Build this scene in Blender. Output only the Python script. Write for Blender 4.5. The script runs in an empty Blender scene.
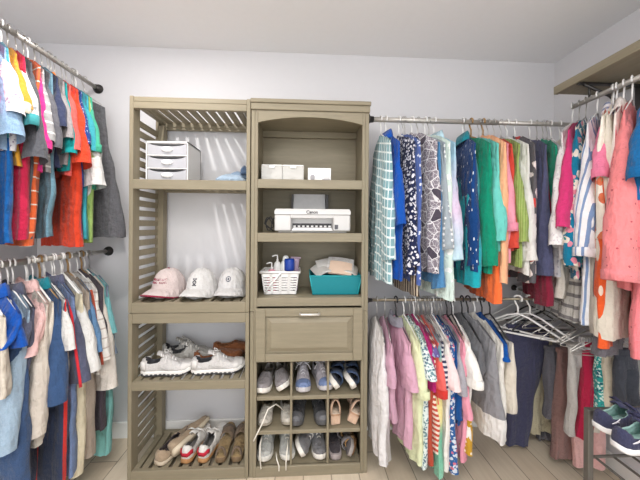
import bpy, math, random
from mathutils import Vector, Matrix, noise
C = bpy.context.scene.collection
PI = math.pi
rad = math.radians

# ------------------------------------------------------------------ camera
F, YAW, ROLL, EYE, CY = 280.0, math.atan(15 / 280.0), rad(0.38), 1.34, 226.0
cam = bpy.data.cameras.new('camera'); cam.sensor_width = 36; cam.lens = F * 36 / 640
cam.shift_y = -(240 - CY) / 640; cam.clip_start = 0.02
co = bpy.data.objects.new('camera', cam); C.objects.link(co)
co.matrix_world = Matrix.Translation((0, 0, EYE)) @ Matrix.Rotation(-YAW, 4, 'Z') @ Matrix.Rotation(PI / 2, 4, 'X') @ Matrix.Rotation(ROLL, 4, 'Z')
bpy.context.scene.camera = co

def at(px, py, y):
    """measured point of the photograph on the plane parallel to the back wall at distance y"""
    u, v = (px - 320) / F, -(py - CY) / F
    c, s = math.cos(ROLL), math.sin(ROLL)
    a, b = u * c - v * s, u * s + v * c
    dx = math.sin(YAW) + a * math.cos(YAW); dy = math.cos(YAW) - a * math.sin(YAW)
    return Vector((dx * y / dy, y, EYE + b * y / dy))
def proj(x, y, z):
    zc = x * math.sin(YAW) + y * math.cos(YAW); xc = x * math.cos(YAW) - y * math.sin(YAW); yc = z - EYE
    c, s = math.cos(ROLL), math.sin(ROLL)
    return 320 + F * (xc * c + yc * s) / zc, CY - F * (-xc * s + yc * c) / zc

# ------------------------------------------------------------------ helpers
def lin(h):
    h = h.lstrip('#'); r = []
    for i in (0, 2, 4):
        v = int(h[i:i + 2], 16) / 255
        r.append(v / 12.92 if v <= .04045 else ((v + .055) / 1.055) ** 2.4)
    return (*r, 1)

class MB:
    def __init__(s): s.v = []; s.f = []; s.flat = []
    def add(s, vs, fs, flat=False):
        n = len(s.v); s.v += [tuple(p) for p in vs]
        s.f += [tuple(i + n for i in f) for f in fs]; s.flat += [flat] * len(fs)
    def box(s, x0, x1, y0, y1, z0, z1, M=None):
        vs = [Vector((x, y, z)) for z in (z0, z1) for y in (y0, y1) for x in (x0, x1)]
        if M is not None: vs = [M @ p for p in vs]
        s.add(vs, [(0, 2, 3, 1), (4, 5, 7, 6), (0, 1, 5, 4), (2, 6, 7, 3), (0, 4, 6, 2), (1, 3, 7, 5)], True)
        return s
    def bbox(s, x0, x1, y0, y1, z0, z1, r=.004, M=None):
        """box with chamfered edges"""
        vs = []; fs = []
        X, Y, Z = (x0, x1), (y0, y1), (z0, z1); idx = {}
        for i in (0, 1):
            for j in (0, 1):
                for k in (0, 1):
                    for ax in range(3):
                        p = [X[i], Y[j], Z[k]]
                        for q in range(3):
                            if q != ax: p[q] += r * (1 - 2 * (i, j, k)[q])
                        idx[i, j, k, ax] = len(vs); vs.append(Vector(p))
        g = lambda i, j, k, a: idx[i, j, k, a]
        for i in (0, 1):
            q = [g(i, 0, 0, 0), g(i, 1, 0, 0), g(i, 1, 1, 0), g(i, 0, 1, 0)]; fs.append(q if i else q[::-1])
            q = [g(0, i, 0, 1), g(0, i, 1, 1), g(1, i, 1, 1), g(1, i, 0, 1)]; fs.append(q if i else q[::-1])
            q = [g(0, 0, i, 2), g(1, 0, i, 2), g(1, 1, i, 2), g(0, 1, i, 2)]; fs.append(q if i else q[::-1])
            for j in (0, 1):
                q = [g(0, i, j, 1), g(1, i, j, 1), g(1, i, j, 2), g(0, i, j, 2)]; fs.append(q if i == j else q[::-1])
                q = [g(i, 0, j, 0), g(i, 0, j, 2), g(i, 1, j, 2), g(i, 1, j, 0)]; fs.append(q if i == j else q[::-1])
                q = [g(i, j, 0, 0), g(i, j, 1, 0), g(i, j, 1, 1), g(i, j, 0, 1)]; fs.append(q if i == j else q[::-1])
                for k in (0, 1):
                    if i == 0: pass
        for i in (0, 1):
            for j in (0, 1):
                for k in (0, 1): fs.append([g(i, j, k, 0), g(i, j, k, 1), g(i, j, k, 2)])
        if M is not None: vs = [M @ p for p in vs]
        s.add(vs, fs, True); return s
    def tube(s, pts, r, n=8, cap=True, closed=False):
        pts = [Vector(p) for p in pts]; L = len(pts); rs = r if isinstance(r, (list, tuple)) else [r] * L
        vs = []; fs = []; ref = None
        for i, p in enumerate(pts):
            a = pts[(i - 1) % L] if (closed or i > 0) else p; b = pts[(i + 1) % L] if (closed or i < L - 1) else p
            d = (b - a).normalized()
            if ref is None: ref = d.orthogonal().normalized()
            ref = (ref - d * ref.dot(d)).normalized(); q = d.cross(ref)
            for k in range(n):
                t = 2 * PI * k / n; vs.append(p + (ref * math.cos(t) + q * math.sin(t)) * rs[i])
        for i in range(L if closed else L - 1):
            for k in range(n):
                a, b = i * n + k, i * n + (k + 1) % n; j = (i + 1) % L
                fs.append((a, b, j * n + (k + 1) % n, j * n + k))
        if cap and not closed: fs += [tuple(range(n))[::-1], tuple(range((L - 1) * n, L * n))]
        s.add(vs, fs); return s
    def lathe(s, prof, n=20, M=None, cap=True):
        vs = []; fs = []
        for r, z in prof:
            for k in range(n): vs.append(Vector((r * math.cos(2 * PI * k / n), r * math.sin(2 * PI * k / n), z)))
        for i in range(len(prof) - 1):
            for k in range(n): fs.append((i * n + k, i * n + (k + 1) % n, (i + 1) * n + (k + 1) % n, (i + 1) * n + k))
        if cap: fs += [tuple(range(n))[::-1], tuple(range((len(prof) - 1) * n, len(prof) * n))]
        if M is not None: vs = [M @ p for p in vs]
        s.add(vs, fs); return s
    def rings(s, R, cap0=False, cap1=False, closed=True):
        """loft through a list of rings of points"""
        n = len(R[0]); vs = [p for r in R for p in r]; fs = []
        for i in range(len(R) - 1):
            for k in range(n if closed else n - 1):
                fs.append((i * n + k, i * n + (k + 1) % n, (i + 1) * n + (k + 1) % n, (i + 1) * n + k))
        if cap0: fs.append(tuple(range(n))[::-1])
        if cap1: fs.append(tuple(range((len(R) - 1) * n, len(R) * n)))
        s.add(vs, fs); return s
    def prism(s, poly, y0, y1, M=None):
        """polygon in x,z extruded along y"""
        n = len(poly); vs = [Vector((x, y0, z)) for x, z in poly] + [Vector((x, y1, z)) for x, z in poly]
        if M is not None: vs = [M @ p for p in vs]
        s.add(vs, [tuple(range(n)), tuple(range(n, 2 * n))[::-1]] + [(i, i + n, (i + 1) % n + n, (i + 1) % n) for i in range(n)], True)
        return s
    def mesh(s, name, mat):
        me = bpy.data.meshes.new(name); me.from_pydata(s.v, [], s.f); me.update()
        me.polygons.foreach_set('use_smooth', [not q for q in s.flat])
        if mat is not None: me.materials.append(mat)
        return me
    def obj(s, name, mat, parent=None, solid=0, sub=0, inner=None):
        o = bpy.data.objects.new(name, s.mesh(name, mat)); C.objects.link(o)
        if parent is not None: o.parent = parent
        if solid:
            m = o.modifiers.new('solid', 'SOLIDIFY'); m.thickness = solid; m.offset = -1 if inner else 0
            if inner: o.data.materials.append(inner); m.material_offset = 1; m.material_offset_rim = 1
        if sub:
            m = o.modifiers.new('sub', 'SUBSURF'); m.levels = m.render_levels = sub
        return o

def tag(o, label, cat, group=None, kind=None):
    o['label'] = label; o['category'] = cat
    if group: o['group'] = group
    if kind: o['kind'] = kind
    return o
def thing(name, label, cat, loc=(0, 0, 0), rz=0, group=None):
    o = bpy.data.objects.new(name, None); o.empty_display_size = .05; C.objects.link(o)
    o.location = loc; o.rotation_euler = (0, 0, rz)
    return tag(o, label, cat, group)
def struct(o): o['kind'] = 'structure'; return o

# ------------------------------------------------------------------ materials
def base(name, rough=.6, metal=0., spec=.4):
    m = bpy.data.materials.new(name); m.use_nodes = True; nt = m.node_tree
    b = nt.nodes['Principled BSDF']; b.inputs['Roughness'].default_value = rough; b.inputs['Metallic'].default_value = metal
    b.inputs['Specular IOR Level'].default_value = spec
    return m, nt, b
def N(nt, typ, **k):
    n = nt.nodes.new(typ)
    for a, v in k.items(): setattr(n, a, v)
    return n
def setin(nt, sock, v):
    if hasattr(v, 'is_linked'): nt.links.new(v, sock)
    else: sock.default_value = v
def mth(nt, op, a, b=0., c=None):
    n = N(nt, 'ShaderNodeMath', operation=op); setin(nt, n.inputs[0], a); setin(nt, n.inputs[1], b)
    if c is not None: setin(nt, n.inputs[2], c)
    return n.outputs[0]
def mix(nt, f, a, b):
    n = N(nt, 'ShaderNodeMix', data_type='RGBA'); setin(nt, n.inputs[0], f); setin(nt, n.inputs[6], a); setin(nt, n.inputs[7], b)
    return n.outputs[2]
def ocoord(nt, scale=(1, 1, 1), rot=(0, 0, 0), loc=(0, 0, 0)):
    t = N(nt, 'ShaderNodeTexCoord'); m = N(nt, 'ShaderNodeMapping'); nt.links.new(t.outputs['Object'], m.inputs[0])
    m.inputs['Scale'].default_value = scale; m.inputs['Rotation'].default_value = rot; m.inputs['Location'].default_value = loc
    return m.outputs[0]
def nz(nt, vec, scale, detail=3, out=0):
    n = N(nt, 'ShaderNodeTexNoise'); nt.links.new(vec, n.inputs['Vector']); n.inputs['Scale'].default_value = scale; n.inputs['Detail'].default_value = detail
    return n.outputs[out]
def vor(nt, vec, scale, feat='F1', rnd=1., out='Distance'):
    n = N(nt, 'ShaderNodeTexVoronoi', feature=feat); nt.links.new(vec, n.inputs['Vector']); n.inputs['Scale'].default_value = scale
    n.inputs['Randomness'].default_value = rnd
    return n.outputs[out]
def bump(nt, b, h, strength=.3, dist=.002):
    n = N(nt, 'ShaderNodeBump'); n.inputs['Strength'].default_value = strength; n.inputs['Distance'].default_value = dist
    nt.links.new(h, n.inputs['Height']); nt.links.new(n.outputs[0], b.inputs['Normal'])
_mc = {}
def plain(hexc, rough=.5, metal=0., spec=.4, var=.06, name=None, nscale=30):
    k = ('p', hexc, rough, metal, spec, var)
    if k in _mc: return _mc[k]
    m, nt, b = base(name or 'paint_' + hexc.strip('#'), rough, metal, spec)
    v = ocoord(nt); f = nz(nt, v, nscale)
    c = lin(hexc); d = tuple(x * (1 - 2.2 * var) for x in c[:3]) + (1,)
    nt.links.new(mix(nt, f, d, tuple(min(1, x * (1 + var)) for x in c[:3]) + (1,)), b.inputs['Base Color'])
    _mc[k] = m; return m
def clear(hexc, alpha=.5, rough=.3):
    m, nt, b = base('translucent_' + hexc.strip('#'), rough); b.inputs['Base Color'].default_value = lin(hexc)
    b.inputs['Alpha'].default_value = alpha; return m

def fabric(kind, *cols, s=1., w=.5, z=0.):
    k = (kind, cols, s, w, z)
    if k in _mc: return _mc[k]
    m, nt, b = base('fabric_' + kind, .9, 0, .15)
    b.inputs['Sheen Weight'].default_value = .15
    c = [lin(x) for x in cols]; V = ocoord(nt); out = None
    sep = N(nt, 'ShaderNodeSeparateXYZ'); nt.links.new(V, sep.inputs[0])
    X, Y, Z = sep.outputs; U = mth(nt, 'ADD', X, mth(nt, 'MULTIPLY', Y, 1.4))
    def band(u, freq, duty): return mth(nt, 'LESS_THAN', mth(nt, 'FRACT', mth(nt, 'ADD', mth(nt, 'MULTIPLY', u, freq), 40.)), duty)
    def warp(amt, sc):
        n = N(nt, 'ShaderNodeVectorMath', operation='MULTIPLY_ADD'); nt.links.new(nz(nt, V, sc, 2, 1), n.inputs[0])
        n.inputs[1].default_value = (amt,) * 3; nt.links.new(V, n.inputs[2]); return n.outputs[0]
    if kind == 'solid': out = c[0]
    elif kind == 'hstripe': out = mix(nt, band(Z, s, w), c[1], c[0])
    elif kind == 'vstripe': out = mix(nt, band(U, s, w), c[1], c[0])
    elif kind == 'plaid':
        out = mix(nt, mth(nt, 'MAXIMUM', band(mth(nt, 'ADD', Z, mth(nt, 'MULTIPLY', X, .3)), s, w), band(U, s * 1.4, w)), c[0], c[1])
        out = mix(nt, mth(nt, 'MULTIPLY', nz(nt, V, 14, 1), .5), out, c[-1])
    elif kind == 'dots': out = mix(nt, mth(nt, 'LESS_THAN', vor(nt, V, s, 'F1', .35), w), c[0], c[1])
    elif kind == 'dash':
        v2 = ocoord(nt, (1, 1, .32), (.5, .6, .4)); out = mix(nt, mth(nt, 'LESS_THAN', vor(nt, v2, s, 'F1', .9), w), c[0], c[1])
    elif kind == 'floral':
        wv = warp(.03, 25); d = vor(nt, wv, s)
        out = mix(nt, mth(nt, 'LESS_THAN', d, w), c[0], c[1])
        if len(c) > 2: out = mix(nt, mth(nt, 'LESS_THAN', vor(nt, wv, s * .63), w * .62), out, c[2])
        if len(c) > 3: out = mix(nt, mth(nt, 'LESS_THAN', vor(nt, wv, s * .8), w * .45), out, c[3])
    elif kind == 'leaf':
        e = vor(nt, warp(.02, 12), s, 'DISTANCE_TO_EDGE'); e2 = vor(nt, V, s * 2.3, 'DISTANCE_TO_EDGE')
        cell = vor(nt, warp(.02, 12), s, 'F1', 1, 'Color')
        sp = N(nt, 'ShaderNodeSeparateColor'); nt.links.new(cell, sp.inputs[0])
        fillm = mth(nt, 'GREATER_THAN', sp.outputs[0], .3)
        inner = mix(nt, mth(nt, 'LESS_THAN', e2, .025), c[1], c[2]); out = mix(nt, fillm, c[0], inner)
        out = mix(nt, mth(nt, 'LESS_THAN', e, w), out, c[2])
    elif kind == 'paisley':
        wv = warp(.05, 9); d = vor(nt, wv, s); r = N(nt, 'ShaderNodeValToRGB'); r.color_ramp.interpolation = 'CONSTANT'
        el = r.color_ramp.elements
        while len(el) < len(c) * 2: el.new(1)
        for i, e in enumerate(el): e.position = i / len(el) * .95; e.color = c[i % len(c)]
        nt.links.new(d, r.inputs[0]); out = r.outputs[0]
    elif kind == 'heather': out = mix(nt, nz(nt, V, 260, 2), c[0], c[1])
    elif kind == 'bands':   # a fixed sequence of dyed bands down the garment
        r = N(nt, 'ShaderNodeValToRGB'); el = r.color_ramp.elements
        while len(el) < len(c): el.new(1)
        for i, e in enumerate(el): e.position = i / max(1, len(c) - 1); e.color = c[i]
        t = mth(nt, 'ADD', mth(nt, 'MULTIPLY', Z, -1 / s), mth(nt, 'MULTIPLY', nz(nt, V, 12), w)); nt.links.new(mth(nt, 'SUBTRACT', t, z), r.inputs[0]); out = r.outputs[0]
    elif kind == 'border':  # contrasting border below height z
        out = mix(nt, mth(nt, 'LESS_THAN', Z, z), c[0], c[1])
    col = mix(nt, mth(nt, 'MULTIPLY', nz(nt, V, 55, 4), .22), out, tuple(x * .62 for x in c[0][:3]) + (1,))
    nt.links.new(col, b.inputs['Base Color'])
    h = mth(nt, 'ADD', mth(nt, 'ADD', nz(nt, V, 34, 5), nz(nt, ocoord(nt, (1, 1, .14)), 46, 3)), mth(nt, 'MULTIPLY', nz(nt, V, 420, 2), .15))
    bump(nt, b, h, .75, .018)
    _mc[k] = m; return m

def wood(name, c1, c2, axis='Z', scale=1.):
    m, nt, b = base(name, .5, 0, .35)
    sc = {'Z': (22, 22, 2.2), 'X': (2.2, 22, 22), 'Y': (22, 2.2, 22)}[axis]
    g = nz(nt, ocoord(nt, sc), 2.2 * scale, 5); g2 = nz(nt, ocoord(nt, tuple(q * 3 for q in sc)), 3, 3)
    f = mth(nt, 'ADD', mth(nt, 'MULTIPLY', g, .7), mth(nt, 'MULTIPLY', g2, .3))
    nt.links.new(mix(nt, f, lin(c1), lin(c2)), b.inputs['Base Color']); bump(nt, b, g2, .15, .001)
    return m

M_wall = plain('#d6d5d7', .85, 0, .2, .01, 'wall_paint')
M_ceil = plain('#ebebec', .9, 0, .2, .01, 'ceiling_paint')
TZ = wood('tower_wood_upright', '#766e5b', '#9a907a', 'Z'); TX = wood('tower_wood_across', '#766e5b', '#9a907a', 'X'); TY = wood('tower_wood_deep', '#766e5b', '#9a907a', 'Y')
M_trim = plain('#ecebe8', .5, 0, .4, .02, 'trim_paint')
M_rod = plain('#b9b5ae', .32, .45, .5, .08, 'brushed_metal'); M_dark = plain('#4a4847', .35, .7, .5, .1, 'dark_metal')
M_white = plain('#e6e5e3', .4, 0, .5, .02, 'white_plastic'); M_steel = plain('#bdbab4', .3, .8, .5, .05, 'wire_metal'); M_black = plain('#2d2c2e', .45, 0, .4, .05, 'black_plastic')

def floor_mat():
    m, nt, b = base('plank_floor', .42, 0, .4)
    v = ocoord(nt, (1, 1, 1), (0, 0, PI / 2)); br = N(nt, 'ShaderNodeTexBrick'); nt.links.new(v, br.inputs['Vector'])
    br.inputs['Scale'].default_value = 1; br.inputs['Brick Width'].default_value = 1.2; br.inputs['Row Height'].default_value = .15
    br.inputs['Mortar Size'].default_value = .0025; br.inputs['Color1'].default_value = lin('#d8c7b0'); br.inputs['Color2'].default_value = lin('#e6dac6'); br.inputs['Mortar'].default_value = lin('#85796a')
    br.offset = .37
    g = nz(nt, ocoord(nt, (30, 2.5, 1)), 2, 6)
    nt.links.new(mix(nt, mth(nt, 'MULTIPLY', g, .55), br.outputs['Color'], lin('#b3a189')), b.inputs['Base Color'])
    return m

# ------------------------------------------------------------------ the room
YB, XL, XR, ZC, YN = 1.83, -1.66, 1.70, 2.465, -1.7
struct(MB().box(XL, XR, YN, YB, -.05, 0).obj('floor', floor_mat()))
struct(MB().box(XL - .1, XR + .1, YN, YB + .1, ZC, ZC + .05).obj('ceiling', M_ceil))
struct(MB().box(XL - .1, XR + .1, YB, YB + .1, -.05, ZC).obj('wall_back', M_wall))
struct(MB().box(XL - .1, XL, YN, YB, -.05, ZC).obj('wall_left', M_wall))
struct(MB().box(XR, XR + .1, YN, YB, -.05, ZC).obj('wall_right', M_wall))
struct(MB().bbox(XL, XR, YB - .014, YB, 0, .1, .003).obj('baseboard_back', M_trim))
struct(MB().bbox(XL, XL + .014, YN, YB - .014, 0, .1, .003).obj('baseboard_left', M_trim))
struct(MB().bbox(XR - .014, XR, YN, YB - .014, 0, .1, .003).obj('baseboard_right', M_trim))

# ------------------------------------------------------------------ the slatted tower
YF, YK = 1.50, 1.805
def slatted_tower():
    x0, x1 = -.912, -.292
    t = thing('slatted_tower', 'greige slatted wooden shelf tower holding caps and shoes', 'shelf tower', (x0, YF, 0))
    def P(mb, name, mat): 
        mb.v = [(a - x0, b - YF, c) for a, b, c in mb.v]; return mb.obj(name, mat, t)
    for a, b in ((x0, x0 + .02), (x1 - .02, x1)):
        m = MB()
        for zz0, zz1 in ((0, .879), (.882, 2.01)):
            m.bbox(a, b, YF, YF + .062, zz0, zz1, .002); m.bbox(a, b, YK - .05, YK, zz0, zz1, .002)
        z = .09
        while z < 1.9:
            if not .86 < z < .9: m.bbox(a + .004, b - .004, YF + .06, YK - .048, z, z + .034, .002)
            z += .054
        P(m, 'side_panel', TZ)
    i0, i1 = x0 + .02, x1 - .02
    for zt, hh, nm in ((1.98, .035, 'top_panel'), (1.577, .05, 'shelf'), (.935, .054, 'shelf'), (.523, .046, 'shelf'), (.06, .058, 'shelf')):
        m = MB(); m.bbox(i0, i1, YF, YF + .022, zt - hh, zt, .002); m.bbox(i0, i1, YK - .025, YK, zt - .035, zt, .002)
        for xx in (i0, i1 - .03): m.bbox(xx, xx + .03, YF + .022, YK - .025, zt - .02, zt, .002)
        n = 10; pw = (i1 - i0 - .06) / n
        for k in range(n): m.bbox(i0 + .03 + k * pw + .009, i0 + .03 + (k + 1) * pw - .009, YF + .02, YK - .02, zt - .016, zt - .001, .002)
        P(m, nm, TX if hh != .035 else TX)
    P(MB().bbox(i0, i1, YF + .002, YF + .022, .826, .879, .002), 'front_rail', TX)
    P(MB().bbox(i0, i1, YF + .004, YF + .02, 1.982, 2.008, .002), 'front_rail', TX)
    for z0 in (.84, 1.93): P(MB().bbox(i0, i1, YK - .02, YK, z0, z0 + .04, .002), 'back_rail', TX)
    for xx in (i0, i1 - .028):
        P(MB().bbox(xx, xx + .028, YK - .05, YK - .001, .06, 1.945, .002), 'corner_post', TZ)
slatted_tower()

# ------------------------------------------------------------------ the drawer tower
HD = plain('#d8d4cc', .3, .5, .5, .05, 'satin_nickel')
def drawer_tower():
    x0, x1 = -.29, .346
    t = thing('drawer_tower', 'greige wooden closet tower with arched top, drawer and shoe cubbies', 'cabinet', (x0, YF, 0))
    def P(mb, name, mat, par=None):
        mb.v = [(a - x0, b - YF, c) for a, b, c in mb.v]; return mb.obj(name, mat, par or t)
    P(MB().bbox(x0 - .001, x1 + .006, YF - .012, YK, 1.99, 2.012, .003).bbox(x0 + .001, x1 + .002, YF - .006, YK, 1.955, 1.99, .003), 'crown', TX)
    for a, b in ((x0 + .002, x0 + .022), (x1 - .022, x1 - .002)):
        P(MB().bbox(a, b, YF + .004, YK, 0, .88, .002).bbox(a, b, YF + .004, YK, .882, 1.955, .002), 'side_panel', TZ)
    s0, s1 = x0 + .038, x1 - .038
    for a, b in ((x0 + .022, s0), (s1, x1 - .022)):
        P(MB().bbox(a, b, YF + .002, YF + .024, 0, 1.955, .002), 'stile', TZ)
    P(MB().box(x0 + .022, x1 - .022, YK - .012, YK - .002, .03, 1.95), 'back_panel', TX)
    hp = at(302.5, 137.5, YK - .0125)
    P(MB().lathe([(.011, -.0015), (.011, .0005), (.008, .001)], 18, Matrix.Translation(hp) @ Matrix.Rotation(PI / 2, 4, 'X')), 'cable_hole', plain('#33302a', .8))
    P(MB().box(x0 + .022, x1 - .022, YF + .03, YK - .012, 1.935, 1.95).bbox(x0 + .022, x1 - .022, YK - .04, YK - .012, 1.895, 1.934, .002), 'top_panel', TX)
    pl = [(s0, 1.953), (s0, 1.893)]; n = 24
    for k in range(n + 1):
        u = k / n; pl.append((s0 + .0 + (s1 - s0) * u, 1.889 + .034 * math.sin(PI * u) ** .8))
    pl.append((s1, 1.953)); P(MB().prism(pl, YF + .002, YF + .022), 'valance', TX)
    for zt, h in ((1.588, .048), (1.302, .048), (.955, .046)):
        P(MB().bbox(s0, s1, YF + .002, YF + .02, zt - h, zt, .002).box(x0 + .022, x1 - .022, YF + .02, YK - .012, zt - .022, zt - .002), 'shelf', TX)
    # drawer with raised panel
    d = P(MB().bbox(s0 - .004, s1 + .004, YF - .008, YF, .623, .902, .002), 'drawer', TX)
    fz0, fz1, fx0, fx1 = .665, .862, s0 + .048, s1 - .048
    q = MB(); W = .018
    def loop(i, y): return [Vector((fx0 + i, y, fz0 + i)), Vector((fx1 - i, y, fz0 + i)), Vector((fx1 - i, y, fz1 - i)), Vector((fx0 + i, y, fz1 - i))]
    fr = MB()
    fr.bbox(s0 - .004, fx0, YF - .02, YF - .008, .623, .902, .003).bbox(fx1, s1 + .004, YF - .02, YF - .008, .623, .902, .003)
    fr.bbox(fx0, fx1, YF - .02, YF - .008, .623, fz0, .003).bbox(fx0, fx1, YF - .02, YF - .008, fz1, .902, .003)
    P(fr, 'drawer_frame', TX, d)
    R = [loop(.006, YF - .008), loop(.008, YF - .011), loop(.012, YF - .011), loop(.032, YF - .021)]
    q.rings(R, False, True); q.flat = [True] * len(q.f); P(q, 'raised_panel', TX, d)
    xm = (s0 + s1) / 2; hz = .878
    P(MB().tube([(xm - .05, YF - .02, hz), (xm - .05, YF - .034, hz), (xm - .044, YF - .042, hz), (xm + .044, YF - .042, hz), (xm + .05, YF - .034, hz), (xm + .05, YF - .02, hz)], .0065, 8), 'handle', HD, d)
    P(MB().box(s0, s1, YF + .01, YK - .02, .61, .62), 'dust_panel', TX)
    for zt in (.423, .24): P(MB().bbox(s0, s1, YF + .012, YK - .012, zt - .02, zt, .002), 'cubby_shelf', TX)
    P(MB().bbox(s0, s1, YF + .012, YK - .012, .035, .056, .002).bbox(s0, s1, YF + .002, YF + .02, 0, .056, .002), 'base', TX)
    for xx in (-.068, .13):
        P(MB().bbox(xx - .006, xx + .006, YF + .008, YK - .012, .056, .61, .002), 'divider', TZ)
drawer_tower()

# ------------------------------------------------------------------ rods, shelf, bracket
def rod(name, label, a, b, r=.0135, mat=None, flange=(1,), group=None):
    a, b = Vector(a), Vector(b); t = thing(name, label, 'closet rod', b)
    d = (b - a).normalized(); 
    MB().tube([a - b, (b - a) * -.45], r, 14).obj('outer_tube', mat or M_rod, t)
    MB().tube([(b - a) * -.45, (0, 0, 0)], r * .9, 14).obj('inner_tube', mat or M_rod, t)
    for f in flange:
        p = Vector((0, 0, 0)) if f else a - b; q = -d if f else d
        MB().tube([p, p + q * .006, p + q * .010, p + q * .03], [r * 2.2, r * 2.1, r * 1.4, r * 1.25], 18).obj('flange', M_dark, t)
    return t
XLU, ZLU, XLL, ZLL = -1.30, 2.19, -1.232, 1.174
YR, ZBU, ZBL = 1.54, 1.935, .93
XRU, ZRU, XRL, ZRL = 1.43, 1.988, 1.42, .93
rod('clothes_rod', 'metal rod crowded with shirts, high beside the slatted tower', (XLU, .7, ZLU), (XLU, YB, ZLU))
rod('clothes_rod', 'lower metal rod crowded with shirts beside the slatted tower', (XLL, .7, ZLL), (XLL, YB, ZLL))
rod('clothes_rod', 'upper metal rod along the back wall beside the drawer tower', (.346, YR, ZBU), (XR, YR, ZBU), flange=(0, 1))
rod('clothes_rod', 'thin lower rod along the back wall beside the drawer tower', (.346, YR, ZBL), (XR, YR, ZBL), r=.008, mat=plain('#8f8674', .35, .7, .5, .05), flange=(0, 1))
t = rod('clothes_rod', 'open-ended metal rod hung under the grey-green wall shelf', (XRU, .55, ZRU), (XRU, 1.43, ZRU), flange=())
rod('clothes_rod', 'low rod holding trousers behind the metal shoe rack', (XRL, .55, ZRL), (XRL, YB, ZRL), r=.009, flange=(1,))
t = thing('wall_shelf', 'greige wooden shelf on the wall above the open-ended rod', 'shelf', (XR, 1.47, 2.07))
MB().bbox(1.36 - XR, 1.385 - XR, -1.2, 0, 0, .042, .002).obj('front_edge', TY, t)
MB().box(1.385 - XR, 0, -1.2, -.002, .004, .034).obj('board', TY, t)
for yy in (-.13, -.95):
    b = MB(); b.box(-.33, -.002, yy - .008, yy + .008, -.008, .002); b.tube([(-.30, yy, -.006), (-.16, yy, -.06), (-.004, yy, -.2)], .008, 6); b.box(-.01, 0, yy - .012, yy + .012, -.26, .0)
    b.tube([(-.27, yy, -.01), (-.27, yy, -.07)], .005, 6)
    b.obj('bracket', M_dark, t)

# ------------------------------------------------------------------ clothes
def sgn(a): return -1 if a < 0 else 1
def body_mesh(aS, aH, slope, zsh, zhem, b0=.007, b1=.017, neck=.065, dip=.05, fold=.008, freq=9., seed=0, sway=0., legs=False, dx=0., scoop=0., wav=.005, lean=0.):
    n, M = 44, 26; R = []
    for j in range(M + 1):
        t = j / M; ring = []; sm = t * t * (3 - 2 * t)
        for k in range(n):
            ph = 2 * PI * k / n; c, s = math.cos(ph), math.sin(ph)
            a = aS + (aH - aS) * sm
            if scoop: a -= scoop * math.exp(-((t - .12) / .09) ** 2)
            c = sgn(c) * abs(c) ** .85
            x = a * c; ax = aS * abs(c)
            zt = zsh + slope * (aS - ax)
            if neck and ax < neck: zt -= dip * math.sqrt(max(0, 1 - (ax / neck) ** 2)) * (1 if s > 0 else .4)
            z = zt + (zhem - zt) * t
            bb = b0 + (b1 - b0) * min(1, t * 3)
            if legs and t > .25: bb *= 1 - .85 * math.exp(-(x / (.018)) ** 2)
            y = bb * sgn(s) * abs(s) ** .6
            y += fold * math.sqrt(t) * (.7 * math.sin(x * freq * 2 * PI + seed * 1.7 + 1.2 * math.sin(2.3 * t + seed)) + .5 * math.sin(x * freq * 4.6 * PI + seed * 2.9 + 2 * t))
            nv = noise.noise(Vector((x * 9 + seed * 7.3, z * 7, seed))) 
            y += nv * .012 * min(1, t * 3) + sway * t ** 1.4
            x += wav * t * math.sin(4.2 * t * PI + seed) + .006 * noise.noise(Vector((z * 9, seed * 3.1, c * 2)))
            z += .014 * t ** 3 * noise.noise(Vector((x * 14, seed, s)))
            ring.append(Vector((x + dx + lean * t, y, z)))
        R.append(ring)
    return MB().rings(R)
def sleeve_mesh(side, aS, zsh, zend, out, w0=.05, w1=.062, r0=.014, r1=.024, sway=0., seed=0, long=False):
    n, M = 22, 18; R = []
    for j in range(M + 1):
        t = j / M; w = .03 + (w0 - .03) * min(1, t * 4) ** .7
        if t > .25: w += (w1 - w0) * (t - .25) / .75
        ry = r0 * .6 + (r1 - r0 * .6) * min(1, t * 1.6) ** .8
        outer = aS * .74 + (.2 + out - aS * .74) * (t ** .66) + (.005 * math.sin(t * 8 + seed) if long else .003 * math.sin(t * 7 + seed))
        ring = []
        for k in range(n):
            ph = 2 * PI * k / n; c, s = math.cos(ph), math.sin(ph)
            x = outer - w + w * c; z = zsh + .022 + (zend - zsh - .022) * t - c * w * .6 * (1 - t) ** 2 + .012 * t * c
            y = ry * sgn(s) * abs(s) ** .7 + sway * t
            q = .009 if t > .06 else .0
            p = Vector((x, y, z)); nv = noise.noise(Vector((x * 16 + seed * 5, y * 30, z * 13 + seed)))
            y += nv * q * 1.1; x += .35 * q * noise.noise(Vector((z * 22, y * 20, seed * 2.2 + 9)))
            ring.append(Vector((side * x, y, z)))
        R.append(ring)
    return MB().rings(R)
def collar_mesh(neck, z0, slope, kind):
    m = MB()
    n = 26; R = []
    prof = [(1.0, -.012), (1.0, .006)] if kind == 'crew' else [(1.0, -.012), (.92, .028), (1.0, .034), (1.22, -.004), (1.28, -.016)]
    for q, dz in prof:
        ring = []
        for k in range(n):
            ph = 2 * PI * k / n; c, s = math.cos(ph), math.sin(ph)
            fr = 1 if s > 0 else .35
            ring.append(Vector((neck * q * c, .026 * (q if kind != 'crew' else 1) * s, z0 - .032 * fr * abs(s) + dz - (.018 if kind != 'crew' and q > 1.2 and s > 0 else 0))))
        R.append(ring)
    return m.rings(R)
_hm = {}
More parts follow.
